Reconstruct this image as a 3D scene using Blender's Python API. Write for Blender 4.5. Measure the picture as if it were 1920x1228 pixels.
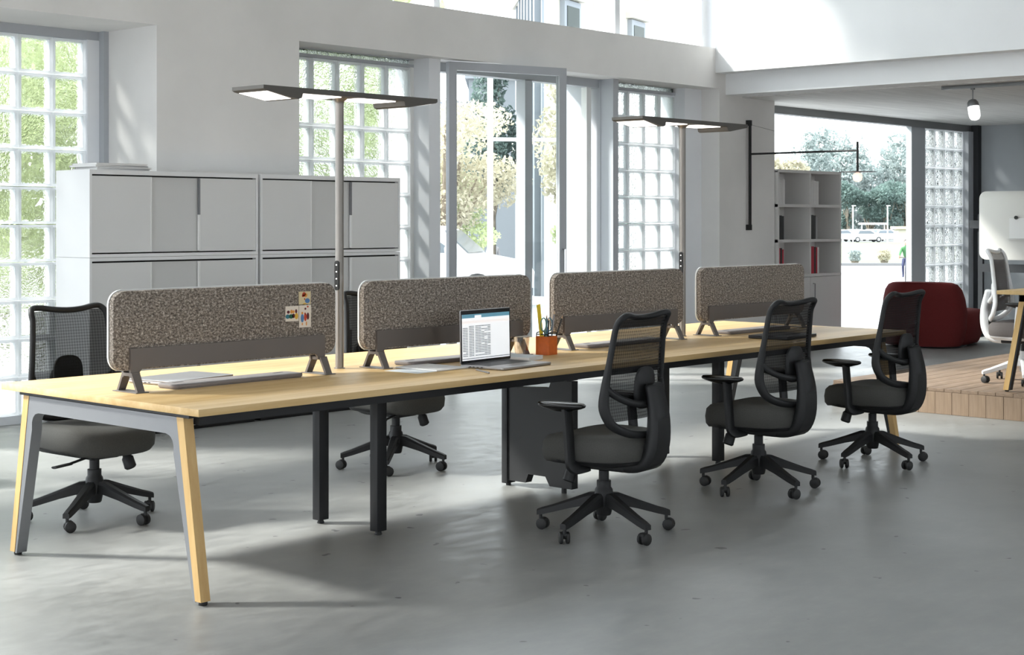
import bpy, bmesh, math, random
from mathutils import Vector, Matrix
R = math.radians
random.seed(7)
scene = bpy.context.scene
for o in list(bpy.data.objects):
    bpy.data.objects.remove(o, do_unlink=True)
C = scene.collection

# ------------------------------------------------------------------ camera
YAW = 0.83955          # angle between the camera's right axis and the desk's long axis
cam_d = bpy.data.cameras.new('camera')
cam = bpy.data.objects.new('camera', cam_d)
C.objects.link(cam)
cam_d.sensor_fit = 'HORIZONTAL'
cam_d.sensor_width = 36.0
cam_d.lens = 36.0 * 2868.63 / 1920.0
cam_d.shift_y = -(614.0 - 413.36) / 1920.0
cam_d.clip_end = 1000
cam.location = (-3.4365, -4.6398, 1.4396)
cam.rotation_euler = (R(90), 0, -YAW)
scene.camera = cam

# ------------------------------------------------------------------ world, sun, exposure
W = bpy.data.worlds.new('sky')
scene.world = W
W.use_nodes = True
bg = W.node_tree.nodes['Background']
bg.inputs[0].default_value = (0.89, 0.945, 1.0, 1)
bg.inputs[1].default_value = 2.9
sun_d = bpy.data.lights.new('sun', 'SUN')
sun_d.energy = 5.0
sun_d.angle = R(7)
sun_d.color = (1.0, 0.965, 0.92)
sun = bpy.data.objects.new('sun', sun_d)
C.objects.link(sun)
sun.location = (-8, 14, 14)
sun.rotation_euler = Vector((0.65, -0.78, -0.80)).to_track_quat('-Z', 'Y').to_euler()
scene.view_settings.view_transform = 'Standard'
scene.view_settings.look = 'None'
scene.view_settings.gamma = 1.0
scene.view_settings.exposure = 1.0
scene.view_settings.use_curve_mapping = False
scene.cycles.use_denoising = True
scene.cycles.max_bounces = 10
scene.cycles.diffuse_bounces = 5
scene.cycles.glossy_bounces = 4
scene.cycles.transmission_bounces = 8
scene.cycles.transparent_max_bounces = 16
scene.cycles.caustics_reflective = False
scene.cycles.caustics_refractive = False
scene.cycles.sample_clamp_indirect = 6.0

# ------------------------------------------------------------------ materials
M = {}
def nt(name):
    m = bpy.data.materials.new(name)
    m.use_nodes = True
    t = m.node_tree
    M[name] = m
    return m, t, t.nodes['Principled BSDF'], t.nodes['Material Output']
def lin(h):
    h = h.lstrip('#')
    v = [int(h[i:i+2], 16) / 255 for i in (0, 2, 4)]
    return tuple(((x / 12.92) if x <= .04045 else ((x + .055) / 1.055) ** 2.4) for x in v) + (1,)
def mat(name, col, rough=.5, metal=0., noise=0., scale=20., spec=.5, stretch=None, bump=0., coat=0.):
    m, t, b, out = nt(name)
    col = lin(col) if isinstance(col, str) else tuple(col) + (1,)
    b.inputs['Base Color'].default_value = col
    b.inputs['Roughness'].default_value = rough
    b.inputs['Metallic'].default_value = metal
    b.inputs['Specular IOR Level'].default_value = spec
    b.inputs['Coat Weight'].default_value = coat
    if noise or bump:
        tc = t.nodes.new('ShaderNodeTexCoord')
        mp = t.nodes.new('ShaderNodeMapping')
        if stretch: mp.inputs['Scale'].default_value = stretch
        n = t.nodes.new('ShaderNodeTexNoise')
        n.inputs['Scale'].default_value = scale
        n.inputs['Detail'].default_value = 6
        t.links.new(tc.outputs['Object'], mp.inputs[0]); t.links.new(mp.outputs[0], n.inputs['Vector'])
        if noise:
            r = t.nodes.new('ShaderNodeValToRGB')
            r.color_ramp.elements[0].position = .3; r.color_ramp.elements[1].position = .7
            r.color_ramp.elements[0].color = tuple(c * (1 - noise) for c in col[:3]) + (1,)
            r.color_ramp.elements[1].color = tuple(min(1, c * (1 + noise)) for c in col[:3]) + (1,)
            t.links.new(n.outputs['Fac'], r.inputs[0]); t.links.new(r.outputs[0], b.inputs['Base Color'])
        if bump:
            bp = t.nodes.new('ShaderNodeBump'); bp.inputs['Strength'].default_value = bump
            bp.inputs['Distance'].default_value = .01
            t.links.new(n.outputs['Fac'], bp.inputs['Height']); t.links.new(bp.outputs[0], b.inputs['Normal'])
    return m
def emit(name, col, s):
    m, t, b, out = nt(name)
    col = lin(col)
    b.inputs['Base Color'].default_value = col
    b.inputs['Emission Color'].default_value = col
    b.inputs['Emission Strength'].default_value = s
    return m

# polished concrete: cloudy stains, fine grain, scattered dark pits
m, t, b, out = nt('concrete_floor')
tc = t.nodes.new('ShaderNodeTexCoord')
def noise_node(t, tc, scale, detail=6, rough=.6, sc=None):
    n = t.nodes.new('ShaderNodeTexNoise'); n.inputs['Scale'].default_value = scale
    n.inputs['Detail'].default_value = detail; n.inputs['Roughness'].default_value = rough
    if sc:
        mp = t.nodes.new('ShaderNodeMapping'); mp.inputs['Scale'].default_value = sc
        t.links.new(tc.outputs['Object'], mp.inputs[0]); t.links.new(mp.outputs[0], n.inputs['Vector'])
    else:
        t.links.new(tc.outputs['Object'], n.inputs['Vector'])
    return n
def ramp(t, src, stops):
    r = t.nodes.new('ShaderNodeValToRGB')
    while len(r.color_ramp.elements) < len(stops): r.color_ramp.elements.new(.5)
    for e, (p, c) in zip(r.color_ramp.elements, stops):
        e.position = p; e.color = tuple(c) + (1,) if len(c) == 3 else c
    t.links.new(src, r.inputs[0]); return r
def mixc(t, kind, fac, a, bb):
    x = t.nodes.new('ShaderNodeMix'); x.data_type = 'RGBA'; x.blend_type = kind
    if isinstance(fac, (int, float)): x.inputs[0].default_value = fac
    else: t.links.new(fac, x.inputs[0])
    t.links.new(a, x.inputs[6])
    if isinstance(bb, tuple): x.inputs[7].default_value = bb
    else: t.links.new(bb, x.inputs[7])
    return x.outputs[2]
n1 = noise_node(t, tc, .8, 7, .6); n2 = noise_node(t, tc, 6, 8, .7, (1, 2.2, 1)); n3 = noise_node(t, tc, 9, 2, .5)
base = ramp(t, n1.outputs['Fac'], [(.3, (.235, .238, .232)), (.7, (.33, .332, .325))]).outputs[0]
v2 = ramp(t, n2.outputs['Fac'], [(.3, (.74, .75, .75)), (.72, (1.10, 1.10, 1.09))]).outputs[0]
col = mixc(t, 'MULTIPLY', 1., base, v2)
pit = ramp(t, n3.outputs['Fac'], [(.715, (0, 0, 0)), (.74, (1, 1, 1))]).outputs[0]
col = mixc(t, 'MIX', pit, col, (.10, .10, .10, 1))
t.links.new(col, b.inputs['Base Color'])
rr = ramp(t, n2.outputs['Fac'], [(.3, (.34,) * 3), (.7, (.52,) * 3)])
t.links.new(rr.outputs[0], b.inputs['Roughness'])
b.inputs['Specular IOR Level'].default_value = .45

mat('wall_plaster', (.76, .75, .735), .85, noise=.06, scale=1.4, spec=.2)
mat('white_wall', (.78, .79, .80), .8, noise=.02, scale=2, spec=.2)
mat('white_reveal', (.80, .82, .85), .7, noise=.02, scale=2, spec=.2)
mat('ceiling_paint', (.62, .62, .61), .75, noise=.12, scale=3, stretch=(.4, 6, 1), spec=.2)
mat('window_metal', (.42, .44, .47), .45, noise=.02, scale=3)
mat('header_metal', (.17, .175, .18), .5)
mat('panel_grey', (.33, .35, .37), .5, noise=.05, scale=1.5)
mat('dark_post', (.045, .048, .052), .85, spec=.1)

# felt with mixed fibres
m, t, b, out = nt('felt')
tc = t.nodes.new('ShaderNodeTexCoord')
a1 = noise_node(t, tc, 120, 3, .7, (.7, 1, 1)); a2 = noise_node(t, tc, 210, 2, .7)
c1 = ramp(t, a1.outputs['Fac'], [(.30, (.05, .042, .035)), (.46, (.185, .160, .138)), (.58, (.33, .295, .26)), (.72, (.68, .63, .58))]).outputs[0]
c2 = ramp(t, a2.outputs['Fac'], [(.35, (.6, .6, .6)), (.65, (1.35, 1.3, 1.25))]).outputs[0]
t.links.new(mixc(t, 'MULTIPLY', 1., c1, c2), b.inputs['Base Color'])
b.inputs['Roughness'].default_value = .95; b.inputs['Specular IOR Level'].default_value = .1
b.inputs['Sheen Weight'].default_value = .15

# oak: long grain along the object's X (or Z) axis
def oak(name, c0, c1, sc, rough=.45):
    m, t, b, out = nt(name)
    tc = t.nodes.new('ShaderNodeTexCoord')
    g = noise_node(t, tc, 5, 8, .62, sc)
    g2 = noise_node(t, tc, 1.1, 3, .5, sc)
    k = ramp(t, g.outputs['Fac'], [(.32, c0), (.68, c1)]).outputs[0]
    k2 = ramp(t, g2.outputs['Fac'], [(.35, (.9, .87, .82)), (.65, (1.06, 1.06, 1.06))]).outputs[0]
    t.links.new(mixc(t, 'MULTIPLY', 1., k, k2), b.inputs['Base Color'])
    b.inputs['Roughness'].default_value = rough
    b.inputs['Specular IOR Level'].default_value = .4
    return m
oak('oak_top', (.55, .36, .15), (.67, .485, .245), (.35, 4.5, 4.5))
oak('oak_leg', (.50, .31, .115), (.60, .41, .18), (6, 6, .5))
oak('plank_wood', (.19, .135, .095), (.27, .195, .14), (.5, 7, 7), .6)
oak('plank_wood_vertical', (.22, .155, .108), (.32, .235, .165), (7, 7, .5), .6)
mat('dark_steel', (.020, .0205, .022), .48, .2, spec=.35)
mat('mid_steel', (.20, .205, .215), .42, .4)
mat('taupe_metal', (.15, .132, .12), .45, .3, noise=.03, scale=8)
mat('tray_taupe', (.19, .165, .155), .5, noise=.05, scale=10)
mat('slot_dark', (.03, .03, .03), .6)
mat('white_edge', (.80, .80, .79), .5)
mat('lamp_metal', (.105, .096, .084), .5, .3)
mat('pole_metal', (.27, .25, .23), .35, .7)
emit('lamp_panel', '#fff8f2', 1.3)
emit('button_light', '#ffffff', .6)
mat('black_plastic', (.013, .0132, .014), .5, spec=.35)
mat('black_gloss', (.006, .006, .006), .25)
mat('seat_fabric', (.066, .065, .060), .8, noise=.15, scale=300, spec=.25, bump=.05)
mat('grey_fabric', (.10, .088, .085), .9, noise=.12, scale=250)
mat('white_plastic', (.72, .73, .74), .4)
mat('rubber', (.012, .012, .012), .6)
mat('chrome', (.55, .56, .58), .2, 1.)
mat('cabinet_white', (.74, .74, .74), .55, noise=.015, scale=2)
mat('cabinet_door', (.70, .70, .695), .55, noise=.015, scale=2)
mat('cabinet_door_shaded', (.62, .62, .615), .55, noise=.015, scale=2)  # middle door: shade of its recess put into a darker colour
mat('cabinet_side', (.78, .785, .79), .55, noise=.01, scale=2)
mat('gap_black', (.01, .01, .01), .8)
mat('shelf_grey', (.64, .63, .62), .6)
mat('sofa_red', (.12, .019, .019), .9, noise=.14, scale=160, spec=.15, bump=.06)
mat('laptop_silver', (.36, .35, .35), .35, .75)
mat('laptop_dark', (.05, .05, .055), .35, .6)
mat('keys_black', (.02, .02, .022), .5)
mat('screen_bezel', (.006, .006, .007), .2)
emit('screen_white', '#eef0f2', .33)
emit('screen_teal', '#5d8fa3', .28)
emit('screen_grey', '#8d9196', .22)
emit('screen_pale', '#f4ece9', .3)
mat('orange_leather', (.60, .12, .008), .5, noise=.08, scale=60)
mat('paper', (.80, .80, .79), .7)
mat('paper_blue', (.72, .77, .80), .7)
mat('yellow_ruler', (.85, .62, .03), .45)
mat('blue_handle', (.10, .26, .38), .4)
mat('green_handle', (.15, .30, .26), .4)
mat('pencil_dark', (.02, .02, .02), .4)
mat('pencil_grey', (.28, .28, .29), .4)
mat('pencil_tip', (.62, .42, .25), .6)
mat('print_red', (.55, .06, .02), .6)
mat('print_orange', (.75, .30, .05), .6)
mat('print_blue', (.08, .20, .42), .6)
mat('print_teal', (.03, .17, .22), .6)
mat('print_green', (.01, .10, .05), .6)
mat('print_maroon', (.10, .01, .015), .6)
mat('print_yellow', (.70, .42, .05), .6)
mat('card_cream', (.80, .72, .62), .7)
mat('card_tan', (.66, .56, .34), .7)
mat('book_white', (.66, .65, .64), .6, noise=.04, scale=30)
mat('book_black', (.02, .02, .022), .5)
mat('book_red', (.42, .012, .035), .5)
mat('book_grey', (.35, .35, .36), .6)
mat('board_white', (.62, .61, .58), .4)
mat('lamp_opal', (.85, .84, .83), .4)
emit('bulb_warm', '#ffe2d2', .55)
emit('spot_opal', '#ffffff', .75)
mat('leaf_green', (.46, .52, .30), .6, noise=.45, scale=.7)
mat('leaf_yellow', (.47, .44, .33), .6, noise=.3, scale=.7)
mat('leaf_blue', (.34, .39, .38), .6, noise=.3, scale=.5)
mat('leaf_teal', (.13, .19, .17), .6, noise=.3, scale=.5)
mat('leaf_dark', (.02, .05, .02), .5)
mat('bark', (.20, .17, .13), .9, noise=.3, scale=6)
mat('asphalt', (.40, .40, .41), .9, noise=.06, scale=.5)
mat('lawn', (.12, .13, .085), .95, noise=.15, scale=.3)
mat('lot_pavement', (.14, .145, .14), .9, noise=.1, scale=.2)
mat('kerb_stone', (.16, .16, .16), .9)
mat('facade_cream', (.46, .44, .38), .85, noise=.05, scale=.5)
mat('facade_grey', (.15, .17, .19), .85, noise=.05, scale=.4)
mat('facade_stone', (.20, .22, .245), .85, noise=.06, scale=.5)
mat('dark_window', (.02, .03, .028), .5, spec=.2)
mat('car_white', (.75, .76, .78), .3, coat=.5)
mat('car_silver', (.45, .48, .52), .3, coat=.5)
mat('car_glass', (.10, .12, .14), .1)
mat('skin', (.45, .28, .2), .6)
mat('cloth_green', (.05, .16, .06), .9)
mat('cloth_navy', (.03, .035, .08), .9)
mat('cloth_grey', (.22, .23, .26), .9)
mat('cloth_pale', (.55, .58, .62), .9)
mat('hair_dark', (.03, .02, .018), .8)
mat('street_white', (.72, .73, .74), .5)
mat('magnet_black', (.01, .01, .01), .4)
mat('clear_cup_rim', (.75, .72, .68), .3)

def glassy(name, tint, refr, ior, bump, scale, gloss=.05):
    m, t, b, out = nt(name)
    t.nodes.remove(b)
    tr = t.nodes.new('ShaderNodeBsdfTransparent'); tr.inputs[0].default_value = tint
    gl = t.nodes.new('ShaderNodeBsdfGlossy'); gl.inputs['Roughness'].default_value = .03
    mx = t.nodes.new('ShaderNodeMixShader'); mx.inputs[0].default_value = gloss
    src = tr.outputs[0]
    if refr:
        rf = t.nodes.new('ShaderNodeBsdfRefraction'); rf.inputs['IOR'].default_value = ior
        rf.inputs['Roughness'].default_value = .0; rf.inputs[0].default_value = tint
        tc = t.nodes.new('ShaderNodeTexCoord')
        oi = t.nodes.new('ShaderNodeObjectInfo')
        ad = t.nodes.new('ShaderNodeVectorMath'); ad.operation = 'ADD'
        cmb = t.nodes.new('ShaderNodeCombineXYZ')
        ml = t.nodes.new('ShaderNodeMath'); ml.operation = 'MULTIPLY'; ml.inputs[1].default_value = 37.
        t.links.new(oi.outputs['Random'], ml.inputs[0])
        for k in range(3): t.links.new(ml.outputs[0], cmb.inputs[k])
        t.links.new(tc.outputs['Object'], ad.inputs[0]); t.links.new(cmb.outputs[0], ad.inputs[1])
        n = t.nodes.new('ShaderNodeTexNoise'); n.inputs['Scale'].default_value = scale; n.inputs['Detail'].default_value = 2
        n.inputs['Distortion'].default_value = 2.0
        t.links.new(ad.outputs[0], n.inputs['Vector'])
        bp = t.nodes.new('ShaderNodeBump'); bp.inputs['Strength'].default_value = bump; bp.inputs['Distance'].default_value = .14
        t.links.new(n.outputs['Fac'], bp.inputs['Height']); t.links.new(bp.outputs[0], rf.inputs['Normal'])
        m2 = t.nodes.new('ShaderNodeMixShader'); m2.inputs[0].default_value = refr
        t.links.new(tr.outputs[0], m2.inputs[1]); t.links.new(rf.outputs[0], m2.inputs[2])
        src = m2.outputs[0]
        t.links.new(bp.outputs[0], gl.inputs['Normal'])
    t.links.new(src, mx.inputs[1]); t.links.new(gl.outputs[0], mx.inputs[2])
    t.links.new(mx.outputs[0], out.inputs['Surface'])
    return m
glassy('clear_glass', (.97, .985, .98, 1), 0, 1.1, 0, 1, .04)
glassy('block_glass', (.85, .885, .87, 1), .78, 1.22, 1.0, 24, .05)
glassy('clear_plastic', (.92, .9, .88, 1), 0, 1.1, 0, 1, .2)
def translucent(name, col, k, transp=0.):
    m, t, b, out = nt(name)
    b.inputs['Base Color'].default_value = col; b.inputs['Roughness'].default_value = .4
    tl = t.nodes.new('ShaderNodeBsdfTranslucent'); tl.inputs[0].default_value = col
    mx = t.nodes.new('ShaderNodeMixShader'); mx.inputs[0].default_value = k
    t.links.new(b.outputs[0], mx.inputs[1]); t.links.new(tl.outputs[0], mx.inputs[2])
    s = mx.outputs[0]
    if transp:
        tr = t.nodes.new('ShaderNodeBsdfTransparent')
        m3 = t.nodes.new('ShaderNodeMixShader'); m3.inputs[0].default_value = transp
        t.links.new(s, m3.inputs[1]); t.links.new(tr.outputs[0], m3.inputs[2]); s = m3.outputs[0]
    t.links.new(s, out.inputs['Surface'])
translucent('block_rim', (.80, .82, .83, 1), .5, .12)
for k in ('leaf_green', 'leaf_yellow', 'leaf_blue', 'leaf_teal'):
    m = M[k]; t = m.node_tree; b = t.nodes['Principled BSDF']; out = t.nodes['Material Output']
    tl = t.nodes.new('ShaderNodeBsdfTranslucent'); mx = t.nodes.new('ShaderNodeMixShader'); mx.inputs[0].default_value = .45
    src = b.inputs['Base Color'].links[0].from_socket
    t.links.new(src, tl.inputs[0]); t.links.new(b.outputs[0], mx.inputs[1]); t.links.new(tl.outputs[0], mx.inputs[2])
    t.links.new(mx.outputs[0], out.inputs['Surface'])
# woven mesh of the chair backs: threads with small holes
def netting(name, col, openness):
    m, t, b, out = nt(name)
    b.inputs['Base Color'].default_value = col; b.inputs['Roughness'].default_value = .7
    b.inputs['Specular IOR Level'].default_value = .2
    tr = t.nodes.new('ShaderNodeBsdfTransparent')
    mx = t.nodes.new('ShaderNodeMixShader')
    tc = t.nodes.new('ShaderNodeTexCoord')
    w = t.nodes.new('ShaderNodeTexWave'); w.wave_type = 'BANDS'; w.bands_direction = 'Z'; w.inputs['Scale'].default_value = 22
    w2 = t.nodes.new('ShaderNodeTexWave'); w2.wave_type = 'BANDS'; w2.bands_direction = 'X'; w2.inputs['Scale'].default_value = 22
    t.links.new(tc.outputs['Object'], w.inputs[0]); t.links.new(tc.outputs['Object'], w2.inputs[0])
    ml = t.nodes.new('ShaderNodeMath'); ml.operation = 'ADD'
    t.links.new(w.outputs['Fac'], ml.inputs[0]); t.links.new(w2.outputs['Fac'], ml.inputs[1])
    mr = t.nodes.new('ShaderNodeMapRange'); mr.inputs[1].default_value = 0; mr.inputs[2].default_value = 2
    mr.inputs[3].default_value = openness - .06; mr.inputs[4].default_value = openness + .06
    t.links.new(ml.outputs[0], mr.inputs[0]); t.links.new(mr.outputs[0], mx.inputs[0])
    t.links.new(b.outputs[0], mx.inputs[1]); t.links.new(tr.outputs[0], mx.inputs[2]); t.links.new(mx.outputs[0], out.inputs['Surface'])
netting('mesh_black', (.009, .009, .0095, 1), .135)
netting('mesh_grey', (.10, .085, .082, 1), .12)

# ------------------------------------------------------------------ mesh helpers
def BM(): return bmesh.new()
def box(bm, x0, x1, y0, y1, z0, z1, bev=0., seg=2, mi=0):
    bm2 = bmesh.new()
    bmesh.ops.create_cube(bm2, size=1)
    for v in bm2.verts:
        v.co = Vector(((x0 + x1) / 2 + v.co.x * (x1 - x0), (y0 + y1) / 2 + v.co.y * (y1 - y0), (z0 + z1) / 2 + v.co.z * (z1 - z0)))
    if bev: bmesh.ops.bevel(bm2, geom=bm2.edges[:], offset=bev, segments=seg, affect='EDGES', profile=.5)
    for f_ in bm2.faces: f_.material_index = mi
    merge(bm, bm2); return bm
def merge(bm, bm2, mtx=None):
    me = bpy.data.meshes.new('tmp')
    if mtx is not None: bm2.transform(mtx)
    bm2.to_mesh(me); bm2.free(); bm.from_mesh(me); bpy.data.meshes.remove(me)
def xf(bm, mtx): bm.transform(mtx); return bm
def rings(bm, rs, cap=True, closed=False):
    vs = [[bm.verts.new(p) for p in r] for r in rs]
    n = len(vs[0])
    pairs = list(zip(vs, vs[1:])) + ([(vs[-1], vs[0])] if closed else [])
    for a, b_ in pairs:
        for i in range(n):
            j = (i + 1) % n
            bm.faces.new((a[i], a[j], b_[j], b_[i]))
    if cap and not closed:
        bm.faces.new(list(reversed(vs[0]))); bm.faces.new(vs[-1])
    return bm
def frames(pts, closed=False, up=Vector((0, 0, 1))):
    pts = [Vector(p) for p in pts]; n = len(pts); out_ = []
    prev = None
    for i in range(n):
        if closed: tg = pts[(i + 1) % n] - pts[i - 1]
        else: tg = pts[min(i + 1, n - 1)] - pts[max(i - 1, 0)]
        tg.normalize()
        if prev is None:
            u = up if abs(tg.dot(up)) < .95 else Vector((1, 0, 0))
            a = (u - tg * u.dot(tg)).normalized()
        else:
            a = (prev - tg * prev.dot(tg))
            a = a.normalized() if a.length > 1e-6 else prev
        prev = a
        out_.append((pts[i], a, tg.cross(a)))
    return out_
def tube(bm, pts, r, seg=10, closed=False, rb=None, up=Vector((0, 0, 1)), power=1.):
    n = len(pts); rs = []
    for i, (p, a, b_) in enumerate(frames(pts, closed, up)):
        ra = r[i] if isinstance(r, (list, tuple)) else r
        rr_ = (rb[i] if isinstance(rb, (list, tuple)) else rb) if rb is not None else ra
        ring = []
        for k in range(seg):
            th = 2 * math.pi * (k + .5) / seg
            cs, sn = math.cos(th), math.sin(th)
            if power != 1.:
                cs = math.copysign(abs(cs) ** power, cs); sn = math.copysign(abs(sn) ** power, sn)
            ring.append(p + a * cs * ra + b_ * sn * rr_)
        rs.append(ring)
    return rings(bm, rs, True, closed)
def lathe(bm, prof, seg=20, c=(0, 0, 0)):
    rs = [[Vector((c[0] + r * math.cos(2 * math.pi * k / seg), c[1] + r * math.sin(2 * math.pi * k / seg), c[2] + z)) for k in range(seg)] for r, z in prof]
    return rings(bm, rs)
def prism(bm, pts, plane, t0, t1, bev=0.):
    def P(u, v, t_):
        return Vector((u, v, t_)) if plane == 'xy' else (Vector((u, t_, v)) if plane == 'xz' else Vector((t_, u, v)))
    bm2 = bmesh.new()
    rings(bm2, [[P(u, v, t0) for u, v in pts], [P(u, v, t1) for u, v in pts]])
    bmesh.ops.recalc_face_normals(bm2, faces=bm2.faces[:])
    if bev: bmesh.ops.bevel(bm2, geom=[e for e in bm2.edges if e.calc_face_angle(0) > .6], offset=bev, segments=2, affect='EDGES', profile=.5)
    merge(bm, bm2); return bm
def rrect(x0, x1, y0, y1, r, n=5):
    pts = []
    for cx_, cy_, a0 in ((x1 - r, y1 - r, 0), (x0 + r, y1 - r, 90), (x0 + r, y0 + r, 180), (x1 - r, y0 + r, 270)):
        for k in range(n + 1):
            a = R(a0 + 90 * k / n); pts.append((cx_ + r * math.cos(a), cy_ + r * math.sin(a)))
    return pts
def smoothcurve(pts, n=8, closed=False):
    P = [Vector(p) for p in pts]; m_ = len(P); o_ = []
    rng = range(m_) if closed else range(m_ - 1)
    for i in rng:
        p0 = P[i - 1] if (i or closed) else P[0]; p1 = P[i]; p2 = P[(i + 1) % m_]
        p3 = P[(i + 2) % m_] if (closed or i + 2 < m_) else P[-1]
        for k in range(n):
            s_ = k / n
            o_.append(.5 * ((2 * p1) + (-p0 + p2) * s_ + (2 * p0 - 5 * p1 + 4 * p2 - p3) * s_ ** 2 + (-p0 + 3 * p1 - 3 * p2 + p3) * s_ ** 3))
    if not closed: o_.append(P[-1])
    return o_
def mesh_of(name, bm, mats, smooth=35):
    bmesh.ops.recalc_face_normals(bm, faces=bm.faces[:])
    me = bpy.data.meshes.new(name); bm.to_mesh(me); bm.free()
    for k in (mats if isinstance(mats, (list, tuple)) else [mats]): me.materials.append(M[k])
    if smooth:
        me.polygons.foreach_set('use_smooth', [True] * len(me.polygons))
        me.set_sharp_from_angle(angle=R(smooth))
    return me
def obj(name, bm, mats=None, parent=None, smooth=35, loc=None, rot=None):
    me = bm if isinstance(bm, bpy.types.Mesh) else mesh_of(name, bm, mats, smooth)
    o = bpy.data.objects.new(name, me); C.objects.link(o)
    if parent: o.parent = parent
    if loc: o.location = loc
    if rot: o.rotation_euler = rot
    return o
def tag(o, label=None, cat=None, group=None, kind=None):
    if label: o['label'] = label
    if cat: o['category'] = cat
    if group: o['group'] = group
    if kind: o['kind'] = kind
    return o
def thing(name, label, cat, loc=(0, 0, 0), rz=0., group=None):
    o = bpy.data.objects.new(name, None); C.objects.link(o)
    o.empty_display_size = .1
    o.location = loc; o.rotation_euler = (0, 0, rz)
    return tag(o, label, cat, group)
def struct(name, bm, m_, parent=None, smooth=0, **k):
    o = obj(name, bm, m_, parent, smooth, **k)
    if not parent: o['kind'] = 'structure'
    return o
def sempty(name, loc=(0, 0, 0)):
    o = bpy.data.objects.new(name, None); C.objects.link(o); o.location = loc; o['kind'] = 'structure'; return o
def copy_tree(o, parent=None):
    c = o.copy(); C.objects.link(c)
    if parent: c.parent = parent
    for ch in list(o.children): copy_tree(ch, c)
    return c
def B(*a, **k): return box(BM(), *a, **k)

# ------------------------------------------------------------------ room shell
YF = 4.5            # inner face of the window wall
struct('floor', B(-9, 17, -9, 5.3, -.3, 0), 'concrete_floor')
struct('wall_back', B(2.97, 4.283, YF, 5.3, 0, 2.83), 'wall_plaster')                 # pier between the two left windows
struct('wall_back', B(-3.2, -1.9, YF, 5.3, 0, 2.83), 'wall_plaster')
struct('trim_1', B(-9, 10.025, YF, 5.3, 2.83, 3.25), 'wall_plaster')                  # beam over the windows
struct('wall_back', B(10.025, 11.10, YF, 4.93, 0, 3.1), 'wall_plaster')
# upper storey: clerestory, white parapet wall, beam and slab of the gallery
struct('wall_right', B(9.95, 10.20, -9, YF, 2.99, 5.6), 'white_wall')
struct('trim_2', B(10.14, 10.46, -9, YF, 2.77, 2.99), 'white_wall')
struct('ceiling', B(10.46, 17, -9, 5.0, 2.76, 2.98), 'ceiling_paint')
struct('ceiling', B(-9, 10.2, -9, 5.3, 5.6, 5.8), 'white_wall')
struct('wall_front', B(-9, 17, -9.3, -9, 2.83, 5.8), 'wall_plaster')  # unseen wall behind the camera; openings and sills shaped for fill light
for x0 in (-9, -4.6, -.2, 4.2, 8.6, 13.0, 16.2):
    struct('wall_front', B(x0, min(17, x0 + 2.7), -9.3, -9, 0, 2.83), 'wall_plaster')
    if x0 < 16: struct('wall_front', B(x0 + 2.7, min(16.2, x0 + 4.4), -9.3, -9, 0, .75), 'wall_plaster')
for y0, y1 in ((-9, -7.6), (-4.4, -3.2), (0.2, 1.4)):  # unseen wall, added with gaps to hold down the ambient light
    struct('wall_left', B(-9.3, -9, y0, y1, 0, 2.83), 'wall_plaster')
struct('wall_left', B(-9.3, -9, -9, 5.3, 2.83, 5.6), 'wall_plaster')
struct('wall_end', B(16.80, 17.0, -9, 5.0, 0, 2.76), 'panel_grey')
w = sempty('window_5')
for x in (-6.6, -4.1, -1.6, .9, 3.36, 5.86, 8.37):
    obj('mullion', B(x, x + .075, 4.6, 4.86, 3.25, 5.6), 'white_reveal', w, 0)
obj('mullion', B(9.84, 9.87, 4.6, 4.86, 3.25, 5.6), 'white_reveal', w, 0)
for a, b_ in ((-6.525, -4.1), (-4.025, -1.6), (-1.525, .9), (.975, 3.36), (3.435, 5.86), (5.935, 8.37), (8.445, 9.84)):
    obj('pane', B(a, b_, 4.815, 4.825, 3.25, 5.6), 'clear_glass', w, 0)
struct('wall_back', B(9.87, 10.2, 4.6, 5.3, 3.25, 5.6), 'white_wall')

def glass_block_mesh(wd, h, d=.085):
    bm = BM(); q = .019; e = .003
    x0, x1, z0, z1 = -wd / 2 + e, wd / 2 - e, -h / 2 + e, h / 2 - e
    def fr(x, z, y): return [Vector((a, y, b_)) for a, b_ in ((-x, -z), (x, -z), (x, z), (-x, z))]
    ro = [fr(x1, z1, -d / 2), fr(x1, z1, d / 2), fr(x1 - q, z1 - q, d / 2 - .004), fr(x1 - q, z1 - q, -d / 2 + .004)]
    rings(bm, ro, False, True)
    for f_ in bm.faces: f_.material_index = 0
    f_ = bm.faces.new([bm.verts.new(p) for p in fr(x1 - q + .001, z1 - q + .001, -d / 2 + .012)]); f_.material_index = 1
    return mesh_of('glass_block', bm, ['block_rim', 'block_glass'], 0)
def block_window(name, y, xr, pw, nc, ztop, ph, nr):
    """columns counted leftwards from xr, rows downwards from ztop"""
    w = sempty(name, (xr, y, 0))
    me = glass_block_mesh(pw, ph)
    for i in range(nc):
        for j in range(nr):
            obj('glass_block', me, None, w, loc=(-(i + .5) * pw, 0, ztop - (j + .5) * ph))
    return w
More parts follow.
